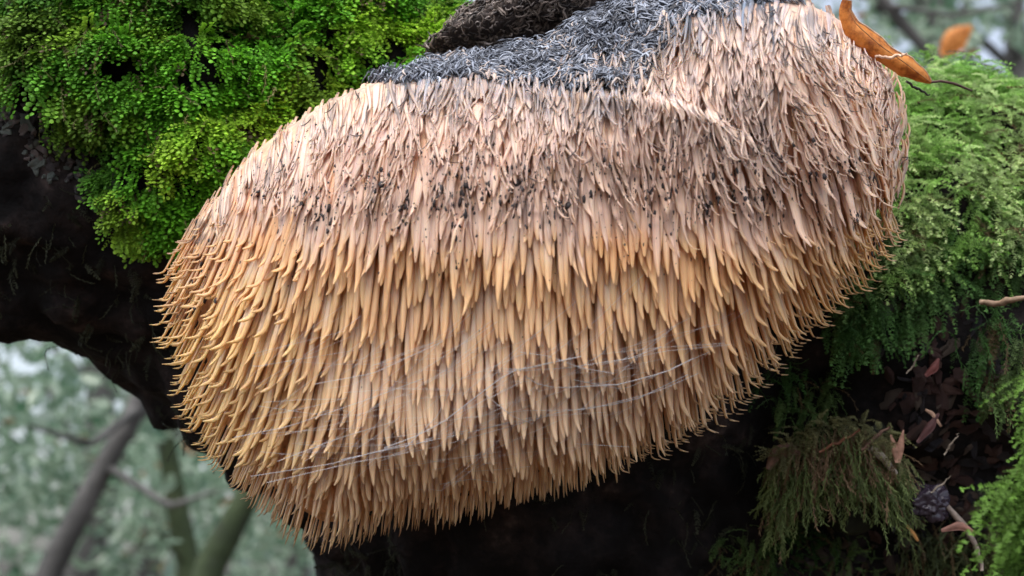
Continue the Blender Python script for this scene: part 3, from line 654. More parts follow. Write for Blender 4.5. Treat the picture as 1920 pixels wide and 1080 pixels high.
# left cushion: covers the limb's upper side down to a ragged line, gone along the bark strip and the underside
def low_edge(x): return np.interp(x, [-900, -100, 0, 80, 150, 215, 235, 330, 380, 420], [-270, 120, 160, 185, 250, 310, 440, 450, 470, 300])
def mleft(px, py, d, n, P):
    e = sstep(25, -45, py - low_edge(px) - (vn2(px, py, 1 / 40., 90) - 0.5) * 60)
    holes = sstep(0.34, 0.46, vn2(px, py, 1 / 50., 91) * 0.7 + 0.3 * vn2(px, py, 1 / 22., 97)) * 0.94 + 0.06
    return e * holes * (px < 1000) * (px > -900) * (d < 0.80) * (P[:, 2] > 1.3) * np.clip(FACING + 0.35, 0.02, 1) ** 0.5 * (0.25 + 0.75 * (px > -150))
n_ = 33000
P, n = on_trunk(mleft, n_); qx, qy, _ = proj(P)
rn = RNG.random((n_, 4)); D = nrm(n * 0.75 + Gdown * (0.30 + 0.3 * rn[:, :1]) + RNG.normal(0, 0.33, (n_, 3)))
P = P + n * (RNG.random((n_, 1)) * 0.008 - 0.002 + 0.010 * sstep(0.4, 0.7, vn3(P, 60, 92))[:, None])
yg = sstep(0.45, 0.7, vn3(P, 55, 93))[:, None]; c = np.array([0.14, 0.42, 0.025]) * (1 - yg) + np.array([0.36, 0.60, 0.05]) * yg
dk = np.clip(sstep(0.5, 0.75, vn3(P, 35, 94)) * 0.5 + 0.4 * sstep(420, 120, qx), 0, 0.7)[:, None]; c = c * (1 - dk) + np.array([0.05, 0.12, 0.025]) * dk  # left end darkened in colour as light falls off there, plus random dark patches
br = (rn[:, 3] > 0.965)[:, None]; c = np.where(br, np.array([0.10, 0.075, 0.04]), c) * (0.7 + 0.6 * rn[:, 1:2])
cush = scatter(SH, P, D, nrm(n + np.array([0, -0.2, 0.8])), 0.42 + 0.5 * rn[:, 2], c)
# a second, finer species threaded through the cushion, and loose hair-like stems
k2 = RNG.choice(n_, 4200, replace=False)
mix = scatter(FR, P[k2] + n[k2] * 0.003, nrm(n[k2] * 0.6 + Gdown * 0.5 + RNG.normal(0, 0.5, (4200, 3))), nrm(n[k2] + np.array([0, -0.2, 0.8])), RNG.uniform(0.35, 0.7, 4200), c[k2] * 0.95)
k3 = RNG.choice(n_, 420, replace=False)
hair = scatter(ST, P[k3] + n[k3] * 0.006, nrm(n[k3] * 0.5 + Gdown * 0.8 + RNG.normal(0, 0.4, (420, 3))), n[k3], RNG.uniform(0.4, 0.9, 420), np.tile([[0.30, 0.30, 0.12]], (420, 1)) * RNG.uniform(0.4, 1.2, (420, 1)))
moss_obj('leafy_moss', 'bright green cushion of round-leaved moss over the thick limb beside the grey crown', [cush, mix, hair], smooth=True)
# right feathery moss
def region(poly, soft=None):
    def f(px, py, d, n, P):
        return inpoly(px, py, poly) * (FACING > -0.15) * (0.3 + 0.7 * (vn2(px, py, 1 / 45., 95) > 0.38))
    return f
def fronds(poly, N, scale, tint, dirw, lift=0.006, templates=FR, brown=0.04, seed=0):
    P, n = on_trunk(region(poly), N); rn = RNG.random((N, 4))
    D = nrm(n * dirw[0] + np.array([0, 0, 1.0]) * dirw[1] + RNG.normal(0, dirw[2], (N, 3)))
    P = P + n * (RNG.random((N, 1)) * lift - 0.001)
    yg = sstep(0.4, 0.7, vn3(P, 50, 96))[:, None]; c = np.array(tint[0]) * (1 - yg) + np.array(tint[1]) * yg
    c = np.where((rn[:, 3] < brown)[:, None], np.array([0.13, 0.09, 0.045]), c) * (0.65 + 0.6 * rn[:, :1])
    return scatter(templates, P, D, nrm(n * 0.5 + np.array([0, -0.3, 0.9])), scale * (0.7 + 0.6 * rn[:, 2]), c)
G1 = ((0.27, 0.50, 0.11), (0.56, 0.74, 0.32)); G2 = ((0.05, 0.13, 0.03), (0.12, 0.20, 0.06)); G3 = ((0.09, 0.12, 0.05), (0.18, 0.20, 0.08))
parts = [fronds([(1560, 100), (2200, 100), (2200, 470), (1800, 500), (1640, 540), (1590, 430)], 5600, 0.78, G1, (0.85, 0.3, 0.65), 0.014),
         fronds([(1560, 100), (2200, 100), (2200, 400), (1600, 420)], 1900, 0.75, G1, (0.5, 0.75, 0.6), 0.018),
         fronds([(1620, 360), (1960, 360), (1960, 560), (1800, 540), (1700, 640), (1560, 640)], 900, 0.8, ((0.10, 0.22, 0.06), (0.18, 0.30, 0.10)), (0.8, -0.5, 0.45), 0.008)]
moss_obj('feathery_moss', 'pale green feathery moss cascading over the bark right of the fungus', parts)
def tuft(name, label, c, rx, ry, N, sc, tint, templates, dirw, lift=0.012, brown=0.05, extra=None, dy=0.0):
    poly = [(c[0] + rx * math.cos(a), c[1] + ry * math.sin(a)) for a in np.linspace(0, 6.28, 16, endpoint=False)]
    p = [fronds(poly, N, sc, tint, dirw, lift, templates, brown)]
    if dy:
        p[0] = (p[0][0] - FWD * dy, p[0][1], p[0][2])
    if extra: p += extra
    return moss_obj(name, label, p, cat='moss tuft', group='moss tufts on the shaded bark')
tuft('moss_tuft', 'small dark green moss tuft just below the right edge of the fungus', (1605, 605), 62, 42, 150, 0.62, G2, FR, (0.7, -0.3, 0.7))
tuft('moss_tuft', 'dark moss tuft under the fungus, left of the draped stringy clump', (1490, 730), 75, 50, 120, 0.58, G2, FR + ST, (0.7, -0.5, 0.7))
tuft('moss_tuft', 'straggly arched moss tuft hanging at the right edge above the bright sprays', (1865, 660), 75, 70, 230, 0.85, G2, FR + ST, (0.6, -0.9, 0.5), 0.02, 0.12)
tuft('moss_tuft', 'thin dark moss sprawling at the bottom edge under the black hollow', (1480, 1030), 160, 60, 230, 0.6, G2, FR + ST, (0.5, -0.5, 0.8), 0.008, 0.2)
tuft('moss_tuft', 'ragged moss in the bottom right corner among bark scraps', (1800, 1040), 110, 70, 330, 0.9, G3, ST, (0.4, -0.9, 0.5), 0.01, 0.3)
def mshade(px, py, d, n, P): return (px > -60) * (px < 1500) * (py > 330) * (py < 1090) * (FACING > -0.1) * (vn2(px, py, 1 / 60., 98) > 0.5) * 1.0
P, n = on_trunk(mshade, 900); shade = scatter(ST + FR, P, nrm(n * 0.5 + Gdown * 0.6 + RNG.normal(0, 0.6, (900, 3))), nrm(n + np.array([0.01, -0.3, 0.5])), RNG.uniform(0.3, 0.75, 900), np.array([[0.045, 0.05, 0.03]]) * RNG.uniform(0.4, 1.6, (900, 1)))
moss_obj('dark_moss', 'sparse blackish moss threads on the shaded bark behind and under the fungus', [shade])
# the draped, stringy clump: strands rooted along an arched cap, hanging and overlapping
hc, hn = ray_trunk(1600, 800)
if hc is None: hc = W(1600, 800, 0.66)
dcl = (hc - CAM) @ FWD
CAPX = np.array([1455, 1475, 1520, 1570, 1620, 1665, 1690]); CAPY = np.array([870, 835, 808, 798, 800, 822, 870])
N = 1150; u = RNG.random(N); cx_ = np.interp(u, np.linspace(0, 1, 7), CAPX) + RNG.normal(0, 8, N); cy_ = np.interp(u, np.linspace(0, 1, 7), CAPY) + np.abs(RNG.normal(0, 26, N)) + RNG.random(N) ** 2 * 90
bulge = 0.022 * np.sqrt(np.clip(1 - ((cx_ - 1575) / 140) ** 2, 0, 1)); P = W(cx_, cy_, dcl - 0.004 - bulge * (0.4 + 0.6 * RNG.random(N)))
D = nrm(Gdown + RNG.normal(0, 0.26, (N, 3)) + RIGHT * ((cx_ - 1575) / 420)[:, None] - FWD * 0.12)
rn = RNG.random((N, 3)); c = np.where((rn[:, :1] < 0.45 * (cy_ < 850)[:, None] + 0.14), np.array([0.26, 0.17, 0.10]), np.array([0.11, 0.16, 0.06]) + rn[:, 1:2] * np.array([0.09, 0.10, 0.03])) * (0.6 + 0.7 * rn[:, 2:])
cl = scatter(ST, P, D, np.tile([[0, -1.0, 0.2]], (N, 1)), 0.42 + 0.6 * rn[:, 1], c)
N2 = 150; u = RNG.random(N2); cx_ = np.interp(u, np.linspace(0, 1, 7), CAPX); cy_ = np.interp(u, np.linspace(0, 1, 7), CAPY) - RNG.random(N2) * 14 + 6
P = W(cx_, cy_, dcl - 0.012 - 0.02 * RNG.random(N2)); D = nrm(RNG.normal(0, 0.6, (N2, 3)) + np.array([0, -0.3, 0.2]))
cl2 = scatter(FR, P, D, np.tile([[0, -0.3, 1.0]], (N2, 1)), np.full(N2, 0.6), np.tile([[0.22, 0.22, 0.10]], (N2, 1)) * RNG.uniform(0.6, 1.3, (N2, 1)))
# the mound under the strands
md0 = BVv * np.array([0.026, 0.02, 0.026]) * (1 + (vn3(BVv, 3, 99)[:, None] - 0.5) * 0.5) + W(1575, 880, dcl + 0.006)
moss_obj('draped_moss', 'olive and brown stringy moss clump draped like a mop over a knob of bark', [cl, cl2, (md0, BFf, np.tile([[0.02, 0.022, 0.012]], (len(md0), 1)))], cat='moss tuft', group='moss tufts on the shaded bark')
# bright sprays nearer the camera at the right edge
def spray(label, pts, d, sc, N, seed):
    P = []; 
    for _ in range(N):
        a, b = pts; t_ = RNG.random(); P.append((a[0] + (b[0] - a[0]) * t_ + RNG.normal(0, 16), a[1] + (b[1] - a[1]) * t_ + RNG.normal(0, 22)))
    P = np.array(P); W0 = W(P[:, 0], P[:, 1], d + RNG.normal(0, 0.007, N))
    D = nrm(np.array([-0.9, -0.25, -0.1]) + RNG.normal(0, 0.28, (N, 3)))
    stem = W(np.linspace(pts[1][0] + 30, pts[1][0] + 70, 8), np.linspace(pts[0][1] - 40, pts[1][1] + 90, 8), np.full(8, d + 0.02))[None]
    s1 = scatter(FR, W0, D, np.tile([[0, -0.2, 1.0]], (N, 1)), sc * RNG.uniform(0.8, 1.3, N), np.array([0.13, 0.25, 0.045]) * RNG.uniform(0.7, 1.35, (N, 1)))
    return moss_obj('moss_spray', label, [s1], cat='moss spray', group='bright sprays at the right edge')
spray('tall bright green spray of moss at the right edge beside dark bark', ((1975, 690), (1985, 850)), 0.475, 0.85, 110, 1)
spray('bright green fan of moss fronds reaching left over bark scraps', ((1930, 900), (1985, 945)), 0.465, 1.15, 60, 2)
spray('lowest bright moss frond at the right edge near the bottom corner', ((1920, 990), (1975, 1030)), 0.47, 1.0, 36, 3)

# ------------------------------------------------------------------ bark plates, scraps, twigs
def chip(rg, flat=0.35, n=9):
    a = np.sort(rg.random(n) * 6.28); r = rg.uniform(0.6, 1.1, n)
    top = np.stack([np.cos(a) * r, np.sin(a) * r, flat * rg.uniform(0.5, 1.4, n)], 1); bot = np.stack([np.cos(a) * r * 1.15, np.sin(a) * r * 1.15, -0.3 + 0 * a], 1)
    V = np.concatenate([top, bot, [[0, 0, flat * 1.3]]]); F3 = [[j, (j + 1) % n, 2 * n] for j in range(n)]; F4 = [[n + j, n + (j + 1) % n, (j + 1) % n, j] for j in range(n)]
    return V, F3, F4
def chips(poly, N, size, cols, name, elong=1.6):
    vs_ = [chip(RNG) for _ in range(7)]; mes = []
    for cl_ in cols:
        for V, F3, F4 in vs_: mes.append(mesh(name, V * [1, 1, 1], [np.array(F3), np.array(F4)], M_PLATE, smooth=False, attrs={'Col': ('FLOAT_COLOR', np.tile([cl_], (len(V), 1)))}))
    P, n = on_trunk(region(poly), N)
    for p, nn_ in zip(P, n):
        o = obj(name, mes[RNG.integers(len(mes))], TREE, loc=p - T0); z = Vector(nn_ + RNG.normal(0, 0.3, 3)).normalized()
        o.rotation_euler = (z.to_track_quat('Z', 'Y') @ Matrix.Rotation(RNG.uniform(0, 6.28), 3, 'Z').to_quaternion()).to_euler()
        s = size * RNG.uniform(0.5, 1.4); o.scale = (s * elong * RNG.uniform(0.7, 1.3), s, s * RNG.uniform(0.6, 1.3))
chips([(-20, 190), (60, 200), (140, 280), (255, 360), (250, 430), (190, 420), (110, 340), (-20, 250)], 230, 0.0015, [(0.12, 0.10, 0.11), (0.24, 0.19, 0.19), (0.05, 0.04, 0.045), (0.20, 0.23, 0.215)], 'bark_plate')
chips([(1600, 560), (1830, 540), (1930, 760), (1900, 1090), (1400, 1090), (1650, 980), (1720, 870), (1640, 720)], 300, 0.0026, [(0.075, 0.035, 0.032), (0.04, 0.03, 0.035), (0.11, 0.055, 0.045), (0.025, 0.022, 0.03), (0.13, 0.095, 0.075)], 'bark_scrap', 2.4)
def twig(name, label, pts, r, col, d, cat='twig', fork=None, K=12):
    q = np.array(pts, float); s = np.linspace(0, 1, len(q)); u = np.linspace(0, 1, K); x = np.interp(u, s, q[:, 0]) + RNG.normal(0, 1.2, K); y = np.interp(u, s, q[:, 1]) + RNG.normal(0, 1.2, K)
    P = W(x, y, np.interp(u, [0, 1], d))[None]; R = (r * MPP * np.interp(u, [0, 0.5, 1], [0.8, 1.1, 0.5]) * RNG.uniform(0.85, 1.15, K))[None]
    V, F, _ = tubes(P, R, R, np.array([[0.1, -1.0, 0.2]]), 7)
    caps = [np.arange(7)[::-1], np.arange(7) + 7 * (K - 1)]; me = mesh(name, V - P[0, 0], [F, np.array([caps[0]]), np.array([caps[1]])], M_TWIG, attrs={'Col': ('FLOAT_COLOR', np.tile([col], (len(V), 1)))})
    return obj(name, me, loc=P[0, 0], label=label, category=cat)
dt = dcl - 0.028
twig('broken_twig', 'thick pale lichened twig stub poking out of the draped moss clump', [(1632, 838), (1655, 858), (1680, 888)], 9, (0.38, 0.33, 0.27), (dt, dt + 0.004))
twig('dry_stalk', 'thin reddish-brown stalk crossing the top of the draped moss clump', [(1535, 848), (1575, 828), (1610, 806)], 3.2, (0.22, 0.09, 0.05), (dt, dt - 0.004))
twig('dry_stalk', 'short dark brown stalk angled up right beside the pale twig stub', [(1615, 845), (1640, 820), (1668, 798)], 4.5, (0.12, 0.06, 0.04), (dt - 0.002, dt))
twig('lichened_twig', 'pale brown twig with broken end at the right edge above the hanging moss', [(1838, 566), (1868, 570), (1900, 562), (1945, 555)], 7, (0.27, 0.18, 0.12), (0.60, 0.585))
twig('broken_twig', 'slanting pale twig running down among the bark scraps at lower right', [(1750, 925), (1790, 965), (1830, 1020), (1842, 1070)], 7, (0.24, 0.19, 0.16), (dt + 0.01, dt + 0.008))
for i, (a, b, lab) in enumerate([((1700, 700), (1725, 665), 'hair-thin rootlet slanting up over the dark bark beside red scraps'), ((1770, 852), (1800, 810), 'hair-thin rootlet right of the two-pronged bud scale'), ((1745, 925), (1782, 893), 'hair-thin rootlet over the glossy black bark lump')]):
    twig('rootlet', lab, [a, b], 2.0, (0.3, 0.25, 0.2), (dt + 0.005, dt + 0.003), cat='rootlet')
# two-pronged bud scale
def blade(name, pts, wpx, d, M, cols=None, cup=0.3, K=10, parent=None, org=None):
    q = np.array(pts, float); s = np.linspace(0, 1, len(q)); u = np.linspace(0, 1, K); x = np.interp(u, s, q[:, 0]); y = np.interp(u, s, q[:, 1]); w_ = np.interp(u, np.linspace(0, 1, len(wpx)), wpx)
    tx, ty = np.gradient(x), np.gradient(y); L = np.hypot(tx, ty); nx_, ny_ = -ty / L, tx / L; rows = []
    for j in (-1, -0.5, 0, 0.5, 1): rows.append(W(x + nx_ * w_ * j, y + ny_ * w_ * j, d - cup * (1 - j * j) * w_ * MPP))
    V = np.stack(rows, 1); V2 = V + FWD * 0.0003; n5 = 5; VV = np.concatenate([V.reshape(-1, 3), V2.reshape(-1, 3)]); ii = np.arange(K * 5).reshape(K, 5)
    F = np.stack([ii[:-1, :-1], ii[:-1, 1:], ii[1:, 1:], ii[1:, :-1]], -1).reshape(-1, 4); F2 = F[:, ::-1] + K * 5
    side_ = []
    for c_ in (0, 4):
        a = ii[:, c_]; side_.append(np.stack([a[:-1], a[1:], a[1:] + K * 5, a[:-1] + K * 5], 1))
    for r__ in (0, K - 1):
        a = ii[r__]; side_.append(np.stack([a[:-1], a[1:], a[1:] + K * 5, a[:-1] + K * 5], 1))
    at = {'Col': ('FLOAT_COLOR', np.tile([cols], (len(VV), 1)))} if cols is not None else None
    o0_ = VV.mean(0) if org is None else org
    return mesh(name, VV - o0_, [F, F2] + side_, M, attrs=at), o0_
so_ = W(1682, 862, dt)
bud = thing('bud_scale', 'pointed two-pronged reddish bud scale standing on the bark beside the pale twig stub', 'bud scale', so_)
for pts in ([(1683, 866), (1678, 840), (1670, 815)], [(1683, 868), (1688, 838), (1694, 806)]):
    me, _ = blade('prong', pts, [5, 8, 1], dt, M_TWIG, (0.38, 0.20, 0.14), org=so_); obj('prong', me, bud)
me, o_1 = blade('curled_leaf', [(1440, 880), (1455, 850), (1480, 842), (1500, 850)], [5, 11, 14, 12, 3], dt + 0.004, M_TWIG, (0.15, 0.08, 0.055), cup=0.8)
obj('curled_leaf', me, loc=o_1, label='small shrivelled brown leaf on the left shoulder of the draped moss clump', category='leaf')
for pts, lab, c_ in (([(1735, 705), (1752, 690), (1760, 672)], 'small dull red bark flake on the dark wood below the small moss tuft', (0.14, 0.04, 0.035)),
                 ([(1720, 830), (1745, 800), (1760, 775)], 'large dark red flake curled on the bark above the bud scale', (0.08, 0.03, 0.03)),
                 ([(1735, 768), (1748, 775), (1765, 800)], 'narrow tan flake with a bent tip lying over the dark red flake', (0.42, 0.26, 0.18)),
                 ([(1765, 995), (1800, 985), (1830, 1000)], 'rusty brown flake below the glossy black bark lump', (0.25, 0.12, 0.09)),
                 ([(1700, 985), (1712, 1000), (1722, 1015)], 'tiny orange-brown bud at the foot of the draped moss clump', (0.42, 0.20, 0.06))):
    me, o_1 = blade('bark_flake', pts, [3, 9, 2] if c_[0] < 0.4 else [2, 4, 2], dt + 0.008, M_TWIG, c_, cup=0.6)
    obj('bark_flake', me, loc=o_1, label=lab, category='bark flake')
kn = BVv * np.array([0.0085, 0.007, 0.0075]) * (1 + (vn3(BVv, 2.5, 101)[:, None] - 0.5) * 0.7 + (vn3(BVv, 7, 102)[:, None] - 0.5) * 0.3)
ko = W(1742, 945, dt + 0.012)
obj('bark_lump', mesh('bark_lump', kn, [BFf], mat('glossy_black_bark', base=(0.03, 0.022, 0.035), rough=0.22, bump=0.8, bumpscale=250)), loc=ko, label='glossy purplish black lump of bark at lower right', category='bark lump')

# ------------------------------------------------------------------ folded dead leaf on the fungus' right shoulder
LK = [(1588, 0, 10), (1584, 22, 14), (1600, 58, 26), (1640, 88, 27), (1675, 112, 22), (1700, 125, 24), (1728, 142, 17), (1746, 155, 3)]
lk = np.array(LK, float); K = 26; u = np.linspace(0, 1, K); s = np.linspace(0, 1, len(lk))
x = np.interp(u, s, lk[:, 0]); y = np.interp(u, s, lk[:, 1]); w_ = np.interp(u, s, lk[:, 2]) * (0.84 + 0.06 * np.sin(u * 21) + 0.03 * np.sin(u * 47))
tx, ty = np.gradient(x), np.gradient(y); Lh = np.hypot(tx, ty); nx_, ny_ = ty / Lh, -tx / Lh      # towards upper right
dl = 0.545 + 0.012 * u
rows = []
prof_ = [(-1.0, 0.0), (-0.55, -0.0030), (0.0, -0.0042), (0.5, -0.0030), (0.92, 0.0), (1.0, 0.0016), (0.82, 0.0042), (0.3, 0.0060), (-0.3, 0.0050)]
for a, dz in prof_: rows.append(W(x + nx_ * w_ * a, y + ny_ * w_ * a, dl + dz * w_ / 24))
V = np.stack(rows, 1); m_ = V.shape[1]; LO = W(1665, 95, 0.55)
ii = np.arange(K * m_).reshape(K, m_); F = np.stack([ii[:-1, :-1], ii[1:, :-1], ii[1:, 1:], ii[:-1, 1:]], -1).reshape(-1, 4)
leaf = thing('dead_leaf', 'curled orange-brown dead leaf lodged on the upper right shoulder of the fungus', 'leaf', LO)
obj('blade', mesh('blade', V.reshape(-1, 3) - LO, [F], M_DEADLEAF), leaf)
def tube_part(name, pts, ds_, r, col, parent, org, K=14, prof=(1, 1, 0.6)):
    q = np.array(pts, float); s = np.linspace(0, 1, len(q)); u = np.linspace(0, 1, K); P = W(np.interp(u, s, q[:, 0]), np.interp(u, s, q[:, 1]), np.interp(u, np.linspace(0, 1, len(ds_)), ds_))[None]
    R = (r * MPP * np.interp(u, [0, 0.5, 1], prof))[None]; V, F, _ = tubes(P, R, R, np.array([[0.1, -1.0, 0.2]]), 6)
    return obj(name, mesh(name, V - org, [F], M_TWIG, attrs={'Col': ('FLOAT_COLOR', np.tile([col], (len(V), 1)))}), parent)
e = 0.93; tube_part('rolled_edge', [(a + b_ * w0 * e, c_ + d_ * w0 * e) for a, c_, b_, d_, w0 in zip(x, y, nx_, ny_, w_)], [0.545, 0.557], 2.0, (0.62, 0.42, 0.30), leaf, LO, K=26)
tube_part('stalk', [(1744, 154), (1765, 152), (1790, 157), (1812, 166), (1822, 170)], [0.557, 0.565, 0.575], 3.0, (0.10, 0.05, 0.04), leaf, LO)
tube_part('vein', [(1592, 15), (1605, 45), (1650, 85), (1700, 120), (1744, 154)], [0.5405, 0.5405, 0.543, 0.548, 0.556], 1.3, (0.45, 0.20, 0.07), leaf, LO)
twig('fibre_curl', 'pale curled fibre hooked over the middle of the dead leaf', [(1642, 106), (1665, 108), (1688, 104), (1700, 102)], 3.2, (0.72, 0.50, 0.36), (0.548, 0.539), cat='fibre')
twig('dark_stem', 'thin black stem on the moss under the stalk of the dead leaf', [(1700, 152), (1715, 165), (1745, 178)], 3, (0.04, 0.035, 0.03), (0.565, 0.57), cat='twig')

# ------------------------------------------------------------------ woodland behind
GAPS = [(55, 690, 30, 18), (1870, 95, 34, 26), (1885, 125, 22, 30), (1690, 95, 14, 14), (1552, 20, 16, 18), (1590, 22, 16, 28), (1840, 5, 26, 14), (1905, 115, 12, 12), (905, 5, 30, 14), (80, 770, 22, 14), (430, 930, 12, 10), (160, 700, 14, 10)]
def gap(P):
    x_, y_, _ = proj(P); k = np.zeros(len(P), bool)
    for a_, b_, r_0, r_1 in GAPS: k |= ((x_ - a_) / r_0) ** 2 + ((y_ - b_) / r_1) ** 2 < 1
    return k
def leaves(C, size, seed, tint, upb=0.6):
    C = C[~gap(C)]
    rg = np.random.default_rng(seed); N = len(C); n = nrm(rg.normal(0, 1, (N, 3)) + np.array([0, 0, upb])); a = nrm(np.cross(n, rg.normal(size=(N, 3)))); b = np.cross(n, a)
    s = (size * rg.uniform(0.6, 1.3, N))[:, None]
    V = np.stack([C - a * s, C - a * s * 0.3 + b * s * 0.42 + n * s * 0.12, C + a * s * 0.5 + b * s * 0.36 + n * s * 0.12, C + a * s * 1.05, C + a * s * 0.5 - b * s * 0.36 + n * s * 0.12, C - a * s * 0.3 - b * s * 0.42 + n * s * 0.12], 1)
    i0 = (np.arange(N) * 6)[:, None]; F = np.concatenate([i0 + [0, 1, 2, 3], i0 + [0, 3, 4, 5]])
    c = np.array(tint[0]) + rg.random((N, 1)) * (np.array(tint[1]) - np.array(tint[0])); c = np.where(rg.random((N, 1)) < tint[2], np.array([0.30, 0.14, 0.04]), c)
    return V.reshape(-1, 3), F, np.repeat(np.clip(c, 0, 1), 6, 0)
def limb(path, radii, K=24, S=10, jit=0.0):
    q = np.array(path, float); s = np.linspace(0, 1, len(q)); u = np.linspace(0, 1, K); P = np.stack([np.interp(u, s, q[:, i]) for i in range(3)], 1)
    P = P + (np.stack([vn3(P, 1.3, z) for z in (1, 2, 3)], 1) - 0.5) * jit; R = np.interp(u, np.linspace(0, 1, len(radii)), radii)[None] * (1 + (vn3(P, 6, 4)[None] - 0.5) * 0.25)
    V, F, _ = tubes(P[None], R, R, np.array([[0.3, -1.0, 0.15]]), S); return V, F
TG = ((0.07, 0.17, 0.09), (0.36, 0.47, 0.35), 0.015)  # leaf colours paled to stand in for haze and sky veil
def btree(name, label, base, path, radii, limbs, blobs, nleaf, lsize, M=None, tint=TG, group='trees of the blurred woodland', seed=0):
    base = np.array(base, float); t_ = thing(name, label, 'tree', base, group); V, F = limb(path, radii, jit=0.06)
    obj('trunk', mesh('trunk', V - base, [F], M or M_TRUNKBG), t_)
    for lp_, rad in limbs:
        V, F = limb(lp_, rad, 14, 7, 0.05); obj('limb', mesh('limb', V - base, [F], M or M_TRUNKBG), t_)
    rg = np.random.default_rng(seed); Cs = []; tot = sum(b[3] for b in blobs)
    for (bx_, by_, bz_, wt, rx, ry, rz) in blobs:
        n0_ = int(nleaf * wt / tot); ncl = max(3, n0_ // 28); cc_ = rg.normal(0, 0.5, (ncl, 3)) * [rx, ry, rz] + [bx_, by_, bz_]
        Cs.append(cc_[rg.integers(0, ncl, n0_)] + rg.normal(0, 0.075, (n0_, 3)) * (1 + rx * 0.3))
    V, F, C = leaves(np.concatenate(Cs), lsize, seed + 1, tint); V = V
    obj('crown', mesh('crown', V - base, [F], M_LEAFBG, smooth=False, attrs={'Col': ('FLOAT_COLOR', C)}), t_, kind='stuff')
    return t_
def wp(px, py, d): return W(px, py, d)
def blob(px, py, d, wt, rx, ry, rz): p = wp(px, py, d); return (p[0], p[1], p[2], wt, rx, ry, rz)
def down(p, r=0.25): return [p[0] + RNG.uniform(-r, r), p[1] + RNG.uniform(-r, r), -0.1]
# leaning grey trunk, lower left
a, b_, c_ = wp(262, 770, 3.4), wp(95, 1080, 3.4), wp(420, 300, 3.6)
gb = [b_[0] - 0.55, b_[1], -0.1]
btree('leaning_tree', 'blurred pale grey trunk leaning right behind the limb at lower left', gb, [gb, b_, a, c_, wp(520, -300, 3.9)], [0.055, 0.031, 0.026, 0.024, 0.016],
      [([a, wp(180, 840, 3.2), wp(60, 800, 3.0)], [0.012, 0.009, 0.004]), ([wp(205, 880, 3.4), wp(330, 960, 3.2), wp(420, 930, 3.1)], [0.010, 0.008, 0.003])],
      [blob(120, 760, 4.2, 2, 0.5, 0.5, 0.3), blob(450, 300, 4.0, 1, 0.8, 0.5, 0.5), blob(0, 900, 4.0, 1.5, 0.35, 0.4, 0.35)], 1500, 0.026, seed=20)
a, b_ = wp(305, 820, 3.9), wp(365, 1080, 3.9); gb = [b_[0] + 0.1, b_[1], -0.1]
btree('slender_tree', 'blurred olive-brown upright trunk between the grey and the green ones', gb, [gb, b_, a, wp(290, 400, 4.0), wp(250, -200, 4.2)], [0.06, 0.034, 0.026, 0.024, 0.018], [([b_, wp(300, 1000, 3.8), wp(240, 1050, 3.7)], [0.01, 0.006, 0.003])],
      [blob(330, 900, 5.2, 2, 0.5, 0.6, 0.35), blob(480, 900, 5.0, 1.5, 0.5, 0.5, 0.4), blob(250, 200, 4.4, 1, 0.8, 0.5, 0.5)], 1600, 0.028, M_TRUNKMOSS, seed=21)
a, b_ = wp(480, 930, 3.0), wp(405, 1080, 3.0); gb = [b_[0] - 0.35, b_[1], -0.1]
btree('mossy_sapling', 'blurred green mossy stem just left of the fungus tip, lowest in view', gb, [gb, b_, a, wp(640, 600, 3.1), wp(800, 100, 3.2)], [0.06, 0.032, 0.026, 0.02, 0.012], [],
      [blob(560, 1000, 4.4, 2, 0.35, 0.4, 0.3), blob(700, 300, 3.6, 1, 0.6, 0.4, 0.4)], 900, 0.024, M_TRUNKMOSS, seed=22)
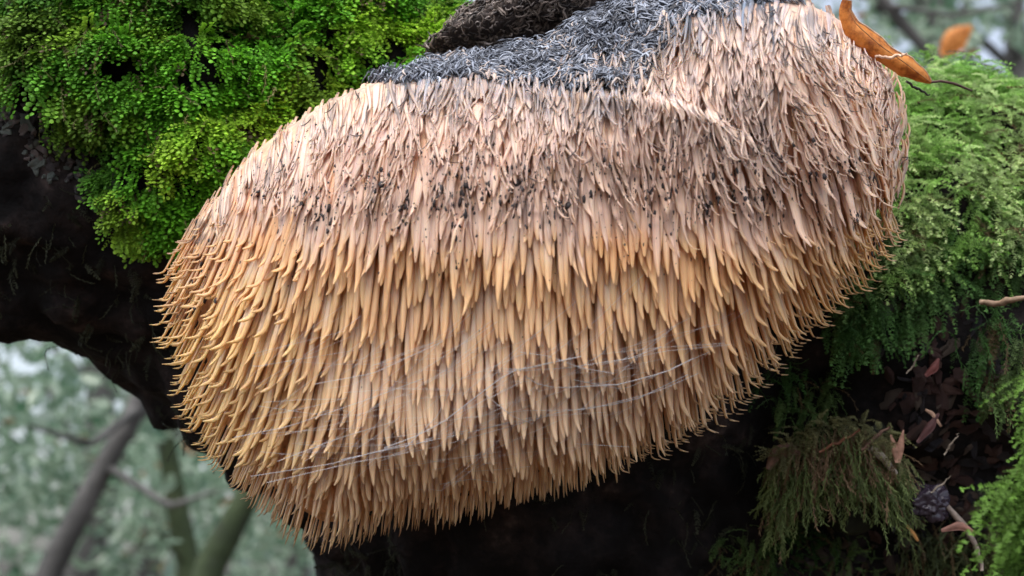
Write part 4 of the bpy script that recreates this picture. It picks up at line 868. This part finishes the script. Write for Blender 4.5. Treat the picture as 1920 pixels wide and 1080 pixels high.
# right: slanting grey bough and leafy trees
a, b_ = wp(1600, -60, 2.6), wp(1800, 170, 2.6); gb = [b_[0] + 0.9, b_[1] + 0.1, -0.1]
btree('boughed_tree', 'blurred grey bough slanting behind the dead leaf at upper right', gb, [gb, wp(2000, 420, 2.6), b_, a, wp(1450, -260, 2.7)], [0.06, 0.022, 0.011, 0.010, 0.006],
      [([wp(1660, 10, 2.6), wp(1780, 30, 2.5), wp(1900, 10, 2.5)], [0.006, 0.005, 0.003])], [blob(1760, 40, 3.2, 2, 0.30, 0.3, 0.14), blob(1900, 60, 3.4, 1.6, 0.25, 0.3, 0.2)], 420, 0.020, seed=23)
for i, (px, py, d, nl, lab) in enumerate([(60, 940, 6.0, 2400, 'blurred bushy tree filling the lower left corner'), (240, 820, 6.8, 2300, 'blurred blue-green tree behind the leaning grey trunk'), (470, 960, 7.4, 2200, 'blurred pale green tree just left of the fungus tip'), (-500, 700, 6.5, 1600, 'blurred tree left of the lower left corner'),
        (1700, 60, 6.2, 1500, 'blurred dark green tree behind the dead leaf'), (1880, 100, 7.0, 1700, 'blurred tree with bright sky gaps in the upper right corner'), (2300, 200, 6.0, 1500, 'blurred tree beyond the upper right corner'), (920, -10, 6.5, 700, 'pale blurred tree glimpsed above the bright moss'), (1300, -200, 7.5, 1200, 'tree hidden above the fungus')]):
    p = wp(px, py, d); gb = [p[0] + RNG.uniform(-0.5, 0.5), p[1] + 0.3, -0.1]
    btree('woodland_tree', lab, gb, [gb, [p[0] + 0.2, p[1] + 0.3, p[2]], [p[0], p[1] + 0.3, p[2] + 2.2]], [0.11, 0.07, 0.03],
          [([[p[0] + 0.2, p[1] + 0.3, p[2]], [p[0] + (k - 1) * 0.5, p[1], p[2] + 0.5]], [0.03, 0.01]) for k in range(3)],
          [(p[0], p[1], p[2], 3, 0.95, 0.6, 0.65), (p[0], p[1] + 0.3, p[2] + 1.3, 1, 1.0, 0.6, 0.7), (p[0], p[1] + 0.3, p[2] - 0.9, 1.2, 0.9, 0.6, 0.5)], int(nl * 0.6), 0.036, seed=30 + i)
# hanging orange leaf seen out of focus
me, o_1 = blade('hanging_leaf', [(1765, 104), (1785, 82), (1800, 66), (1822, 50)], [5, 20, 24, 16, 4], 2.2, M_DEADLEAF, cup=1.0)
V_ = np.array([v.co[:] for v in me.vertices]); 
obj('hanging_leaf', me, loc=o_1, label='out-of-focus orange leaf hanging in the air right of the dead leaf', category='leaf')
# far wood: one mass
N = 17000; az = RNG.uniform(-0.75, 0.75, N); dist = RNG.uniform(11, 26, N); zz = RNG.random(N) ** 0.8 * 15 - 0.3
C = np.stack([np.sin(az) * dist, np.cos(az) * dist, zz], 1); kp = (vn3(C, 0.55, 120) > 0.33)
C = C[kp]; C = C[~gap(C)]
V, F, cc_ = leaves(C, 0.17, 77, ((0.16, 0.27, 0.22), (0.46, 0.55, 0.46), 0.01))  # far leaves painted paler and bluer in place of real haze
obj('distant_wood', mesh('distant_wood', V, [F], M_LEAFBG, smooth=False, attrs={'Col': ('FLOAT_COLOR', cc_)}), kind='stuff', label='far mass of blurred blue-green woodland foliage', category='woodland')
print('tris', sum(len(o.data.loop_triangles) if False else sum(1 for _ in ()) for o in []) , 'objects', len(bpy.data.objects))
